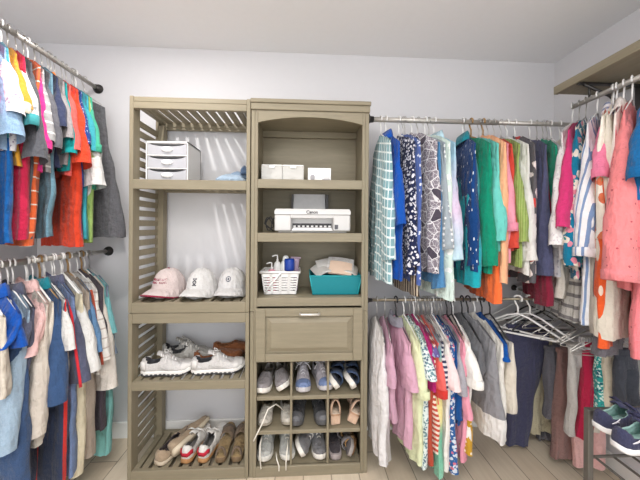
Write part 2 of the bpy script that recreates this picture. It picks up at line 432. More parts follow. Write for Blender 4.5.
def hanger(nm, loc, rz, hmat, wide, r, group, clip=False):
    k = (hmat.name, wide, r, clip)
    if k not in _hm:
        pts = []
        for i in range(15):
            a = rad(-35 + i * 235 / 14); pts.append((math.cos(a) * .019, 0, .001 + math.sin(a) * .019))
        pts += [(-.010, 0, -.026), (0, 0, -.045), (0, 0, -.085)]
        h = MB().tube(pts, r * .9, 7).mesh('hook', hmat)
        b = MB().tube([(0, 0, -.083), (wide * .25, 0, -.100), (wide, 0, -.102 - wide * .44), (wide * 1.0, 0, -.11 - wide * .44), (wide * .9, 0, -.113 - wide * .44), (-wide * .9, 0, -.113 - wide * .44), (-wide, 0, -.11 - wide * .44), (-wide, 0, -.102 - wide * .44), (-wide * .25, 0, -.100)], r, 7, closed=True)
        if clip:
            for s in (-1, 1): b.bbox(s * wide * .7 - .012, s * wide * .7 + .012, -.012, .012, -.18, -.142, .003)
        _hm[k] = (h, b.mesh('frame', hmat))
    col = {'white_plastic': 'white', 'wire_metal': 'silver wire', 'black_plastic': 'black', 'brown_wood': 'wooden'}.get(hmat.name, 'white')
    t = thing('clothes_hanger', f'{col} hanger {nm}', 'hanger', loc, rz, group)
    for nmm, me in zip(('hook', 'frame'), _hm[k]):
        o = bpy.data.objects.new(nmm, me); C.objects.link(o); o.parent = t
    return t
M_hw = plain('#9a7a4e', .4, 0, .4, .1, 'brown_wood')
HMAT = {'w': (M_white, .0038), 's': (M_steel, .0022), 'k': (M_black, .0045), 'b': (M_hw, .005)}

RODS = {
 'LU': ('x', XLU, ZLU, 0, 'on the upper rod beside the slatted tower', 'clothes on the upper rod beside the slatted tower'),
 'LL': ('x', XLL, ZLL, 0, 'on the lower rod beside the slatted tower', 'clothes on the lower rod beside the slatted tower'),
 'BU': ('y', YR, ZBU, -PI / 2, 'on the upper back-wall rod', 'clothes on the upper back-wall rod'),
 'BL': ('y', YR, ZBL, -PI / 2, 'on the lower back-wall rod', 'clothes on the lower back-wall rod'),
 'RU': ('x', XRU, ZRU, PI, 'on the rod under the wall shelf', 'clothes on the rod under the wall shelf'),
 'RL': ('x', XRL, ZRL, PI, 'on the low rod behind the shoe rack', 'clothes on the low rod behind the shoe rack'),
}
def bis(fn, lo, hi, target):
    flo = fn(lo)
    for _ in range(50):
        m = (lo + hi) / 2; v = fn(m)
        if (v < target) == (flo < target): lo = m; flo = v
        else: hi = m
    return (lo + hi) / 2
NG = [0]; TW = {'LU': 31, 'LL': 26, 'RU': 32}
def place(rodk, hook, tip, half, tw=None):
    ax, q, zr, rz0, _, _ = RODS[rodk]
    if ax == 'x' and rodk != 'RL':
        sg = -1 if rodk[0] == 'L' else 1; rz = rz0 + sg * rad(TW[rodk] if tw is None else tw)
        dx, dy = half * math.cos(rz), half * math.sin(rz)
        yy = bis(lambda y: proj(q + dx, y + dy, zr - .15)[0], .55, 1.9, tip)
        yy = min(yy, 1.80 - abs(dy) - .04); loc = Vector((q, yy, zr))
        return loc, rz, loc + Vector((dx, dy, 0))
    if ax == 'x':
        if q < 0: yy = bis(lambda y: proj(q, y, zr)[0], .55, 1.8, hook)
        else: yy = bis(lambda y: proj(q, y, zr)[0], .55, 1.8, hook)
        loc = Vector((q, yy, zr))
    else:
        xx = bis(lambda x: proj(x, q, zr)[0], .3, 1.7, hook); loc = Vector((xx, q, zr))
    best = min(range(-70, 71), key=lambda d: abs(proj(loc.x + half * math.cos(rz0 + rad(d)), loc.y + half * math.sin(rz0 + rad(d)), zr - .15)[0] - tip) + .02 * abs(d))
    rz = rz0 + rad(best)
    tipw = loc + Vector((half * math.cos(rz), half * math.sin(rz), 0))
    if rodk[0] == 'L' or rodk == 'RU':
        lim = 1.80 - .215 * abs(math.sin(rz)) - .03
        if loc.y > lim: loc.y = lim; tipw = loc + Vector((half * math.cos(rz), half * math.sin(rz), 0))
    return loc, rz, tipw
def zof(p, py):
    return bis(lambda z: proj(p.x, p.y, z)[1], -.3, 3., py)
def garment(rodk, kind, nm, hook, tip, sleeve, hem, mat, aS=.175, aH=None, smat=None, cuff=None, collar=None, cmat=None, pipe=None, tw_=None, h='s', cat=None,
            out=.05, slong=False, sway=0., fold=.011, freq=9., b1=.017, scoop=0., w1=None, ssway=0., slope=.6, dip=.045, legs=False, marks=None, neck=.065, r1=.024):
    NG[0] += 1; seed = NG[0] * 1.37
    loc, rz, tw = place(rodk, hook, tip, .2 if sleeve else max(aS, .175), tw_)
    _, _, zr, _, suf, grp = RODS[rodk]
    zsh = -.172; aH = aH or max(aS * 1.08, .185)
    zh = max(zof(tw, hem), .02) - zr
    name = kind; cat = cat or {'t_shirt': 'shirt', 'polo_shirt': 'shirt', 'tank_top': 'top'}.get(kind, kind.replace('_', ' '))
    t = thing(name, nm + ' ' + suf, cat, loc, rz, grp)
    ln = zsh - zh
    body_mesh(aS, aH, slope, zsh, zh, .007, b1, neck, dip, fold, freq, seed, sway, legs, 0, scoop).obj('body', mat, t)
    if sleeve:
        zs = zof(tw + Vector((math.cos(rz) * out, math.sin(rz) * out, 0)), sleeve) - zr
        for sd in (1, -1):
            if sd < 0: out = min(out, .05)
            L = zs; w = w1 or (.05 if slong else .066)
            s = sleeve_mesh(sd, aS, zsh, L, out, .052, w, .014, r1, ssway, seed + sd, slong).obj('sleeve', smat or mat, t)
            if pipe:
                pp = []
                for q in range(13):
                    u = .04 + .96 * q / 12; pp.append((sd * (aS * .74 + (.2 + out - aS * .74) * u ** .66 - .004), -r1 * .75 * min(1, .4 + u * 1.2) + ssway * u, zsh + .012 + (zs - zsh - .016) * u))
                MB().tube(pp, .006, 6).obj('piping', pipe, s)
            if cuff:
                R = []
                for dz, g in ((.0, 1.0), (-.002, 1.05), (-.038, 1.06), (-.042, .98)):
                    ring = []
                    for k in range(20):
                        ph = 2 * PI * k / 20; c, sn = math.cos(ph), math.sin(ph)
                        ring.append(Vector((sd * (.2 + out - w + w * g * c), r1 * g * sgn(sn) * abs(sn) ** .7 + ssway, L + .02 + dz + .012 * c)))
                    R.append(ring)
                MB().rings(R).obj('cuff', cuff, s)
    if collar:
        collar_mesh(neck + .006, zsh + slope * (aS - neck), slope, collar).obj('collar', cmat or mat, t)
    if marks: marks(t, aS, zsh, zh, out)
    hm, r = HMAT[h]
    if h: hanger('holding the ' + nm, loc, rz, hm, min(.16, aS * .84), r, 'hangers ' + suf)
    return t
S = lambda *a, **k: fabric('solid', *a, **k)

# ---- upper rod beside the slatted tower, nearest first
g = garment
g('LU', 't_shirt', 'hot pink short-sleeved t-shirt nearest the front', -46, -9, 113, 264, S('#cf2178'), h='w')
g('LU', 'blouse', 'white lace blouse with grey specks', -20, 10, 115, 150, fabric('floral', '#f0eef0', '#a59bb0', s=55, w=.28), h='w', out=.085, b1=.02, r1=.034)
g('LU', 'shirt', 'faded denim blue shirt', -12, 8, 137, 150, fabric('heather', '#6f93b8', '#a9c3da'), h='s', out=.09, r1=.036)
g('LU', 'polo_shirt', 'royal blue polo with turquoise yoke', -4, 8, None, 244, fabric('border', '#4fa9b8', '#0e57a5', z=-.52), h='s', aS=.18)
g('LU', 'shirt', 'mustard yellow long-sleeved top with cream cuffs', 2, 19, 110, 165, S('#d79a34'), h='w', cuff=S('#efe4cf'), out=.075, w1=.05)
g('LU', 'blouse', 'white sketch-print blouse with teal sleeve hems', 10, 26, 122, 140, fabric('floral', '#f1eeea', '#8d8f95', s=26, w=.2), h='s', cuff=S('#49a3a8'), out=.09)
g('LU', 'polo_shirt', 'crimson polo shirt with slit hem', 14, 24, None, 240, S('#c2274a'), h='s', aS=.185, b1=.028)
g('LU', 't_shirt', 'charcoal t-shirt with wide folded sleeve', 24, 34, 160, 238, fabric('heather', '#4b4c52', '#6b6c72'), h='s', out=.075, r1=.034)
g('LU', 't_shirt', 'hot pink t-shirt between charcoal and striped ones', 32, 42, 151, 170, S('#e8388c'), h='s', out=.06)
g('LU', 't_shirt', 'light grey t-shirt with black and white dashes', 37, 46, 143, 170, fabric('hstripe', '#a9a7a8', '#f0efee', s=22, w=.82), h='w', out=.06)
g('LU', 'polo_shirt', 'orange polo shirt with thin white stripes', 41, 40, None, 246, fabric('hstripe', '#ee6f3f', '#f7e9dd', s=17, w=.9), h='s', aS=.185, b1=.028, sway=-.03)
g('LU', 't_shirt', 'dark grey t-shirt with twisted hem', 46, 53, 150, 165, fabric('heather', '#55555c', '#7b7a80'), h='s', out=.06, r1=.028)
g('LU', 'polo_shirt', 'slate blue polo shirt half hidden', 50, 52, None, 238, S('#6d93a5'), h='s', aS=.185)
g('LU', 't_shirt', 'dark navy t-shirt', 53, 60, 129, 168, S('#39405c'), h='s', out=.06)
g('LU', 't_shirt', 'grey marl t-shirt with orange lining', 58, 66, 140, 165, fabric('heather', '#8b8587', '#b8b2b2'), h='s', cmat=S('#e8853c'), collar='crew', out=.055)
g('LU', 't_shirt', 'teal t-shirt behind the grey marl one', 61, 69, 155, 170, S('#189a9b'), h='s', out=.05)
g('LU', 'polo_shirt', 'coral pink polo shirt', 65, 73, 152, 175, S('#f2665f'), h='s', out=.06, r1=.03)
g('LU', 'polo_shirt', 'bright orange-red polo shirt, widest of its rod', 71, 80, 165, 247, S('#e5492c'), h='s', out=.07, b1=.03, r1=.042)
g('LU', 'polo_shirt', 'navy polo with fine white dots', 75, 84, 146, 238, fabric('dots', '#27488c', '#c8d4ea', s=90, w=.3), h='s', out=.05)
g('LU', 't_shirt', 'aqua blue t-shirt', 78, 90, 153, 240, S('#43abb9'), h='s', out=.055)
g('LU', 'polo_shirt', 'lime green polo shirt', 81, 92, 160, 243, S('#9dbb6a'), h='s', out=.045)
def swoosh(t, aS, zsh, zh, out):
    m = MB(); p = [(-.02, .005), (-.012, -.004), (-.002, -.003), (.024, .008), (-.003, .0), (-.010, .001)]
    m.prism(p, -.001, .001, Matrix.Translation((aS + out * .9 - .03, -.041, -.50))); m.obj('logo', M_black, t)
g('LU', 'jersey', 'white sports jersey with small black tick', 85, 96, 187, 200, fabric('border', '#e2e1de', '#e2e1de', z=-.3), h='w', out=.085, r1=.042, w1=.085, cat='shirt', marks=swoosh)
g('LU', 'polo_shirt', 'sea green polo shirt with lime edge', 88, 101, 150, 190, S('#4bb595'), h='s', out=.06, cuff=S('#4bb595'))
g('LU', 'trousers', 'dark grey wool trousers nearest the tower', 92, 110, None, 237, fabric('heather', '#4c4c50', '#77767a'), h='s', aS=.14, aH=.27, b1=.03, legs=True, slope=.5, neck=0, tw_=12)

# ---- lower rod beside the slatted tower
g('LL', 'trousers', 'cream trousers nearest the front', -30, 6, None, 398, S('#d9cfc0'), h='w', slope=.2, neck=0, aS=.17)
g('LL', 'polo_shirt', 'royal blue polo shirt with collar', -6, 22, 350, 345, S('#1450a8'), h='w', collar='polo', out=.02, aS=.19, sway=-.05)
g('LL', 'shirt', 'pale denim long-sleeved shirt', 2, 33, 442, 432, fabric('heather', '#8aa3b9', '#adc0d0'), h='w', slong=True, w1=.08, out=.03, ssway=-.07, sway=-.05, r1=.034)
g('LL', 'jeans', 'dark indigo jeans reaching lowest', 8, 22, None, 520, fabric('heather', '#2f4568', '#49628a'), h='w', aS=.16, aH=.2, slope=.25, neck=0, b1=.04, cat='trousers')
g('LL', 'polo_shirt', 'dark slate grey polo', 12, 38, 345, 392, S('#56586a'), h='w', out=.03, sway=-.05, ssway=-.05, collar='polo')
g('LL', 'shirt', 'beige long-sleeved shirt', 24, 51, 432, 425, S('#d8cec2'), h='w', slong=True, w1=.06, out=.03, ssway=-.045, sway=-.03, r1=.036)
g('LL', 'shirt', 'pale pink button shirt', 26, 52, 352, 345, S('#e6bdb9'), h='w', collar='polo', out=.03, ssway=-.07, sway=-.05)
g('LL', 'trousers', 'off-white trousers behind the beige shirt', 30, 54, None, 437, S('#e9e2d6'), h='w', aS=.17, slope=.2, neck=0, sway=-.05, b1=.03)
g('LL', 'polo_shirt', 'steel navy polo with teal collar', 38, 64, 402, 400, fabric('heather', '#344e75', '#44608a'), h='b', collar='polo', cmat=S('#217e8b'), out=.06, w1=.1, r1=.046, ssway=-.035, cat='shirt')
g('LL', 't_shirt', 'white t-shirt with pink trim', 44, 68, 352, 380, S('#e1dfdb'), h='w', out=.06)
g('LL', 'jacket', 'dark navy track jacket with red side stripe', 46, 66, None, 500, fabric('vstripe', '#3a4560', '#e03a30', s=5.2, w=.9), h='w', aS=.18, b1=.03, sway=-.02)
g('LL', 'polo_shirt', 'grey-navy polo with red sleeve piping', 51, 78, 384, 384, fabric('heather', '#4d5068', '#64677d'), h='w', collar='polo', out=.075, r1=.03, pipe=S('#d9303c'))
g('LL', 'shirt', 'blue chambray shirt with long tail', 54, 74, None, 474, fabric('heather', '#5a719e', '#8b9fc4'), h='w', aS=.185, b1=.022)
g('LL', 't_shirt', 'plain white t-shirt with wide sleeves', 58, 86, 374, 380, S('#e4e3e0'), h='w', out=.085, r1=.04, w1=.08)
g('LL', 'trousers', 'cream chinos with turned-up hems', 60, 82, None, 472, S('#e6dcc0'), h='w', aS=.18, b1=.04, slope=.25, neck=0)
g('LL', 'polo_shirt', 'steel blue striped-edge polo', 64, 93, 354, 365, fabric('heather', '#54789e', '#6c90b4'), h='w', out=.075, r1=.022, pipe=S('#3f6285'))
g('LL', 'polo_shirt', 'taupe polo shirt with coral lining', 67, 91, 360, 457, S('#a39689'), h='b', aS=.19, b1=.04, out=.02, cuff=None)
g('LL', 't_shirt', 'white t-shirt with rust sleeve stripe', 69, 100, 362, 375, fabric('hstripe', '#f0ece6', '#c9bdb4', s=22, w=.85), h='w', out=.07, r1=.03, pipe=S('#b1513c'))
g('LL', 'polo_shirt', 'dark plum polo shirt', 74, 104, 350, 430, S('#4c434c'), h='b', aS=.19, out=.03, b1=.028)
g('LL', 'shirt', 'cream linen shirt', 76, 107, 390, 392, S('#e8e0d6'), h='w', out=.075, r1=.04, w1=.08)
g('LL', 'polo_shirt', 'light turquoise polo with dark teal band', 82, 112, 335, 456, fabric('border', '#78b7bb', '#8fd2cc', z=-.55), h='w', out=.04, b1=.026)
g('LL', 'shirt', 'grey-blue shirt nearest the tower', 89, 118, 356, 380, fabric('heather', '#6d7c92', '#8f9bad'), h='w', out=.04)

# ---- upper back-wall rod
g('BU', 'blouse', 'teal and white plaid blouse with bow', 381, 392, 262, 284, fabric('plaid', '#6f9aa3', '#eef5f3', '#a9c3c6', s=22, w=.2), h='w', out=.02, slong=True, b1=.026, r1=.03)
g('BU', 'cardigan', 'royal blue cardigan', 386, 402, 226, 281, S('#0f4da6'), h='w', slong=True, out=.03, w1=.045, cat='cardigan', collar='polo')
g('BU', 'blouse', 'navy and white floral long-sleeved blouse', 399, 417, 268, 276, fabric('floral', '#1f2748', '#e9e7ee', s=62, w=.42), h='w', slong=True, out=.01, b1=.026, r1=.028)
g('BU', 'top', 'periwinkle blue top with a small floral print', 403, 420, None, 284, fabric('floral', '#4c62a0', '#dfe3f0', s=36, w=.25), h='s', aS=.19)
g('BU', 'tank_top', 'brown zebra-print top hanging lowest', 405, 418, None, 297, fabric('vstripe', '#4a3a30', '#c9bba6', s=38, w=.6), h='s', aS=.14, aH=.18, freq=4)
g('BU', 'blouse', 'dark plum blouse with large white leaf print', 412, 438, None, 273, fabric('leaf', '#4d4652', '#8a828b', '#e9e6e8', s=20, w=.035), h='w', aS=.205, b1=.026, scoop=.01)
g('BU', 'shirt', 'denim blue open shirt', 418, 443, 290, 285, fabric('heather', '#3e76a6', '#5b91bd'), h='s', slong=True, out=.015, w1=.04)
g('BU', 'cardigan', 'grey cardigan with white dots and ruffled cuff', 425, 449, 247, 258, fabric('dots', '#9fa9b0', '#f6f6f6', s=36, w=.27), h='w', slong=True, out=.03, cuff=fabric('dots', '#9fa9b0', '#f6f6f6', s=36, w=.27))
g('BU', 'tunic', 'pale mint print tunic', 429, 450, None, 300, fabric('floral', '#cfe0d8', '#f2f5f0', s=22, w=.4), h='s', aS=.19, b1=.026, cat='tunic')
g('BU', 'cardigan', 'pale blue cardigan fading to lilac pink', 434, 459, 262, 258, fabric('bands', '#8fb8d0', '#a9cde0', '#dcc4dc', '#bfe0ea', s=.8, w=.1), h='w', slong=True, out=.025, cmat=S('#b9d9e6'), collar='polo', r1=.03)
g('BU', 'blouse', 'navy blouse with white dashes and turquoise collar', 463, 478, 268, 274, fabric('dash', '#123f78', '#eef4f8', s=66, w=.19), h='w', slong=True, out=.0, collar='polo', cmat=S('#17808f'), b1=.026, r1=.03)
g('BU', 'tank_top', 'turquoise long top under the emerald cardigan', 465, 478, None, 287, S('#1fa5b2'), h='s', aS=.14, aH=.19, b1=.04)
g('BU', 'cardigan', 'emerald green cardigan', 471, 493, 268, 274, S('#0b8a6b'), h='b', slong=True, out=.02, b1=.026, r1=.034)
g('BU', 't_shirt', 'light aqua t-shirt with long sleeve', 479, 502, 243, 250, S('#6cc8bd'), h='s', out=.03, slong=True, w1=.06, r1=.03)
g('BU', 'tank_top', 'bright orange top hanging below the peach one', 482, 497, None, 303, S('#f0703a'), h='s', aS=.14, aH=.2, b1=.03)
g('BU', 'top', 'peach top with banded hem', 483, 506, None, 283, S('#f5b48a'), h='b', aS=.2, b1=.03)
g('BU', 'shirt', 'rose pink shirt with turned-up sleeve', 488, 512, 229, 262, S('#ea9cae'), h='s', out=.03, cuff=S('#e38da2'), r1=.028)
g('BU', 'top', 'brick red top', 494, 515, 250, 252, S('#cf4a3c'), h='s', out=.02, slong=True)
g('BU', 'top', 'yellow-green ribbed top', 501, 523, 244, 268, fabric('vstripe', '#8aa353', '#a3b86f', s=60, w=.5), h='s', out=.03, slong=True, r1=.03)
g('BU', 'blouse', 'white long-sleeved blouse with full cuffs', 507, 532, 263, 275, S('#e2e1dc'), h='w', out=.03, slong=True, r1=.03)
g('BU', 'blouse', 'charcoal blouse with red and white flowers', 515, 535, None, 284, fabric('floral', '#5b595e', '#f0e6e4', '#d6443f', s=13, w=.38), h='w', aS=.2)
g('BU', 'sweater', 'slate navy long-sleeved sweater', 530, 549, 278, 276, fabric('heather', '#4b4e6c', '#5e6180'), h='w', out=.01, slong=True, r1=.036, b1=.026, w1=.07)
g('BU', 'top', 'green top showing only its shoulder', 543, 556, None, 240, S('#25a07e'), h='s', aS=.18)
g('BU', 'tank_top', 'burgundy top hanging below the sweater', 537, 548, None, 306, S('#8e2840'), h='s', aS=.14, aH=.19, b1=.03)
g('BU', 'top', 'cream sleeveless top beside the burgundy one', 551, 563, None, 299, S('#ece5da'), h='w', b1=.03)
g('BU', 'top', 'grey and white wide-striped knit top', 560, 576, None, 323, fabric('hstripe', '#e9e6e0', '#8f8b8c', s=16, w=.7), h='w', b1=.03)
g('BU', 'blouse', 'white lace-trimmed blouse', 547, 562, 230, 276, fabric('floral', '#eeeef2', '#cfd0da', s=45, w=.3), h='s', out=.02, slong=True)

# ---- lower back-wall rod
g('BL', 'dress', 'long white sleeveless dress', 377, 385, None, 466, S('#e0dddd'), h='s', aS=.17, b1=.03, scoop=.03, freq=14, fold=.014)
g('BL', 't_shirt', 'mauve t-shirt behind the collared one', 385, 393, 392, 425, S('#c79cb0'), h='s', out=.02, b1=.024)
g('BL', 'blouse', 'mauve pink blouse with grey collar', 396, 413, 396, 452, S('#d3a4b8'), h='k', out=.035, b1=.03, collar='polo', cmat=S('#8a8790'), r1=.03)
g('BL', 'tunic', 'pale lime tunic with ruffled sleeve', 404, 423, 399, 468, S('#dfe5bb'), h='w', out=.04, b1=.028, cuff=S('#dfe5bb'), r1=.03)
g('BL', 'tunic', 'white tunic with teal-grey paisley print', 410, 429, 384, 470, fabric('floral', '#dfe9e6', '#5f8790', '#34506e', s=75, w=.42), h='s', out=.05, b1=.026, r1=.028)
g('BL', 'top', 'magenta top', 414, 432, None, 390, S('#b3256f'), h='w', aS=.19)
g('BL', 'dress', 'rust red dress', 416, 431, None, 464, S('#b34a34'), h='s', aS=.18, b1=.02)
g('BL', 'top', 'purple and blue patterned top', 418, 437, 360, 380, fabric('floral', '#6a5b97', '#a7b5dd', s=30, w=.3), h='s', out=.02)
g('BL', 'top', 'red and white striped top', 419, 435, None, 452, fabric('hstripe', '#c9513e', '#f3e6d6', s=40, w=.5), h='s', aS=.185, cat='top')
g('BL', 'blouse', 'coral blouse with red satin cuff', 423, 441, 398, 405, S('#ef6a63'), h='s', out=.04, cuff=S('#d23a32'), r1=.026)
g('BL', 'dress', 'pastel tie-dye dress in yellow, aqua and coral', 424, 441, None, 476, fabric('bands', '#f0907e', '#ef8f80', '#5aa9b4', '#e2dd8c', '#efe6a0', '#62c0a2', '#86d0b4', s=.95, w=.25), h='s', aS=.185, b1=.026)
g('BL', 't_shirt', 'navy striped t-shirt', 427, 446, 393, 400, fabric('hstripe', '#3c3f5a', '#e6e2e4', s=45, w=.5), h='s', out=.02)
g('BL', 'dress', 'plain white dress beside the tie-dye one', 429, 448, None, 470, S('#f0ece6'), h='s', aS=.185, b1=.026)
g('BL', 'blouse', 'blush white blouse', 432, 453, 395, 400, S('#efd9d8'), h='w', out=.05, r1=.03, w1=.08)
g('BL', 'dress', 'blue dress with coral and white flowers', 435, 454, None, 472, fabric('floral', '#2a5f9e', '#dfe6f0', '#e27488', s=55, w=.42), h='s', aS=.185, b1=.028)
g('BL', 't_shirt', 'deep blue t-shirt', 439, 460, 424, 428, S('#124a8a'), h='s', out=.015, slong=True, w1=.06)
g('BL', 'top', 'grey marl knit top with fine stripes', 442, 463, 400, 410, fabric('heather', '#8d8a93', '#c3c0c6'), h='s', out=.03)
g('BL', 'dress', 'candy pink dress', 447, 467, 423, 465, S('#ec9db0'), h='k', out=.035, b1=.028, slong=True, w1=.066)
g('BL', 'dress', 'mustard top with white polka dots', 452, 469, None, 452, fabric('dots', '#c99a2c', '#f2e8d2', s=45, w=.3), h='k', aS=.14, aH=.2, b1=.03, cat='top')
g('BL', 'blouse', 'white blouse with teal sleeve band', 453, 473, 389, 450, S('#f2f0ea'), h='w', out=.07, cuff=S('#f4f2ec'), r1=.028, w1=.06)
g('BL', 'vest', 'charcoal grey vest', 462, 481, None, 375, fabric('heather', '#55565a', '#76777b'), h='k', aS=.19, b1=.03)
g('BL', 'dress', 'long grey dress with white hem band', 468, 496, None, 437, fabric('border', '#8e8d91', '#e9e6e2', z=-.52), h='k', aS=.2, aH=.25, b1=.034)
g('BL', 'dress', 'off-white linen dress', 475, 503, None, 440, S('#e6e2da'), h='w', aS=.2, b1=.026)
g('BL', 'cap_sleeve_top', 'royal blue top with rounded flap', 482, 507, None, 360, S('#0d4f9c'), h='k', aS=.2, b1=.02, cat='top')
g('BL', 'trousers', 'pale cream trousers clipped to a hanger', 490, 513, None, 412, S('#dcd3c4'), h='k', aS=.19, slope=.05, neck=0, legs=True, b1=.03)

# ---- rod under the wall shelf, farthest first
g('RU', 'blouse', 'white lace blouse with scalloped sleeves', 583, 560, 247, 258, fabric('floral', '#f4f1f1', '#dcd6dc', s=60, w=.3), h='w', out=.08, slong=True, w1=.06, r1=.034)
g('RU', 'top', 'hot pink top with long sleeve', 588, 567, 229, 240, S('#d23a76'), h='s', out=.09, slong=True, w1=.055, r1=.03)
g('RU', 'tunic', 'teal tunic with pink and cream paisley', 593, 574, 268, 279, fabric('floral', '#16789a', '#f0e6d8', '#e98fa0', '#2d8a86', s=26, w=.46), h='s', out=.06, slong=True, w1=.062, r1=.034)
g('RU', 'shirt_dress', 'white shirt dress with blue stripes', 601, 586, 254, 325, fabric('vstripe', '#f3f4f7', '#7391be', s=26, w=.68), h='w', out=.055, slong=True, w1=.066, r1=.042, b1=.03, cuff=fabric('vstripe', '#f3f4f7', '#7391be', s=26, w=.68), cat='dress')
g('RU', 'shirt', 'candy pink shirt with striped shoulder', 606, 601, 174, 215, fabric('border', '#ea86a8', '#e57f9e', z=-.2), h='s', out=.035, w1=.05, r1=.03, cuff=S('#e57f9e'), cmat=fabric('hstripe', '#f1eaf0', '#7f8fb8', s=40, w=.6), collar='polo')
g('RU', 'dress', 'orange printed dress with white flecks', 611, 602, None, 347, fabric('dash', '#e8602f', '#f4e3d0', '#39406a', s=22, w=.16), h='s', aS=.2, b1=.026)
g('RU', 'blouse', 'cream blouse with orange and green botanical print', 610, 602, None, 240, fabric('floral', '#f2ecde', '#d9683a', '#7d9a4c', s=15, w=.33), h='s', aS=.205, b1=.02)
g('RU', 'trousers', 'dark grey cropped trousers under the cream ones', 614, 604, None, 356, S('#6a666c'), h='w', aS=.18, slope=.2, neck=0, b1=.03)
g('RU', 'trousers', 'stone cream cropped trousers', 616, 607, None, 337, S('#dad2c3'), h='w', aS=.19, aH=.2, slope=.2, neck=0, b1=.055, legs=False)
g('RU', 'jacket', 'cream jacket with raspberry panel', 624, 614, 205, 235, fabric('vstripe', '#efe7df', '#c0475e', s=9, w=.6), h='w', out=.0, slong=True, r1=.03, collar='polo', cmat=S('#efe5df'))
g('RU', 'blouse', 'coral pink blouse with eyelet embroidery', 641, 623, 278, 290, fabric('dots', '#f08a8c', '#a8424e', s=30, w=.13), h='w', out=.12, slong=True, w1=.085, r1=.05, cuff=S('#ee8a8e'), b1=.03)
g('RU', 't_shirt', 'deep blue t-shirt with rolled sleeve', 658, 641, 174, 200, S('#14659e'), h='w', out=.06, r1=.036, cuff=S('#14659e'))
g('RU', 'dress', 'long coral eyelet dress nearest the front', 668, 641, 250, 362, fabric('dots', '#f0858c', '#b04854', s=30, w=.12), h='w', out=.0, slong=True, r1=.03, b1=.03)

# ---- low rod behind the shoe rack: folded and clipped garments seen flat on, farthest first
def panel(kind, nm, y, xl, xr, top, hem, mat, b1=.018, legs=False, h='s', fold=.013, freq=7, aH=None, cat=None, lean=0., sway=0., wav=.005, rz=None):
    if rz is None: rz = rad((NG[0] * 37) % 25 - 12)
    NG[0] += 1; seed = NG[0] * 1.37
    a, b = at(xl, 380, y).x, at(xr, 380, y).x; mid, half = (a + b) / 2, (b - a) / 2
    _, q, zr, rz0, suf, grp = RODS['RL']
    zt = at(xl, top, y).z; zh = max(at(xl, hem, y).z, .02)
    t = thing(kind, nm + ' ' + suf, cat or kind, (q, y, zr), PI + rz, grp)
    zt = min(zt, zr - .15)
    body_mesh(half, aH or half * 1.02, 0, zt - zr, zh - zr, .008, b1, 0, 0, fold, freq, seed, sway, legs, q - mid, 0, wav, lean).obj('leg_panels' if legs else 'body', mat, t)
    MB().bbox(q - mid - half, q - mid + half, -.013, .013, zt - zr - .014, zt - zr + .012, .003).obj('waistband', mat, t)
    hanger('holding the ' + nm, (q, y, zr), PI + rz, HMAT[h][0], .13 + .01 * (NG[0] % 5), HMAT[h][1], 'hangers ' + suf)
P_ = panel
P_('trousers', 'pinstriped charcoal trousers', 1.70, 536, 556, 345, 452, fabric('vstripe', '#56555c', '#85838a', s=50, w=.6), .03, fold=.016, freq=14, h='k')
P_('skirt', 'crinkled khaki cream skirt', 1.66, 526, 555, 338, 430, S('#cfc6a8'), .03, False, fold=.018, freq=12, lean=.03)
P_('trousers', 'navy trousers hung over a white hanger', 1.61, 509, 549, 327, 446, fabric('heather', '#3f4058', '#4e4f69'), .03, True, h='w', aH=.065, lean=.07)
P_('trousers', 'mauve brown trousers', 1.49, 557, 569, 350, 456, S('#8f6f6a'), .03, fold=.012, h='s', aH=.06)
P_('trousers', 'grey velvet leggings', 1.545, 545, 557, 348, 416, S('#67666e'), .03, fold=.014, freq=12)
P_('trousers', 'dark slate leggings', 1.58, 558, 572, 348, 389, S('#56555f'), .02)
P_('trousers', 'pale pink trousers reaching lowest', 1.46, 571, 598, 360, 462, S('#e3b4b0'), .026, True)
P_('trousers', 'light cream trousers next to the crimson scarf', 1.43, 582, 601, 350, 430, S('#e0d8ca'), .026)
P_('scarf', 'crimson scarf with trailing ties', 1.335, 584, 597, 344, 438, S('#a61f40'), .026, fold=.014, freq=12, lean=.035, aH=.028)
P_('trousers', 'heather grey trousers with creased fronts', 1.36, 567, 586, 345, 433, fabric('heather', '#a7a39f', '#c4c0bb'), .026, True)
P_('trousers', 'teal and white print trousers', 1.30, 595, 609, 346, 425, fabric('floral', '#2f9d98', '#d8efe6', '#22506a', s=75, w=.42), .026)
P_('trousers', 'ecru trousers beside the teal print', 1.27, 604, 619, 346, 425, S('#d9cfba'), .026)
P_('trousers', 'dark charcoal trousers nearest the shoe rack', 1.225, 613, 633, 350, 415, S('#44474f'), .03, True)
P_('trousers', 'grey herringbone trousers', 1.34, 580, 598, 318, 350, fabric('vstripe', '#9b9a9c', '#c8c6c4', s=70, w=.5), .018, h='s')
# empty hangers at the far end of that rod
for k, (yy, col, lab) in enumerate(((1.775, 'w', 'with nothing on it, nearest the back corner'), (1.64, 'w', 'with bare bar, beside the khaki cream skirt'), (1.585, 'k', 'with bare bar, beside the pinstriped trousers'))):
    hanger(lab, (XRL, yy, ZRL), PI + rad(-8 + 5 * k), HMAT[col][0], .2, HMAT[col][1], 'empty hangers on the low rod behind the shoe rack')
for k, (px, lab) in enumerate(((518, 'empty, hooked over the thin rod above the navy trousers'), (530, 'empty, beside another above the navy trousers'))):
    x = at(px, 300, YR).x
    hanger(lab, (x, YR, ZBL), -PI / 2 + rad(50 - 14 * k), M_white, .2, .006, 'empty hangers on the thin back-wall rod')

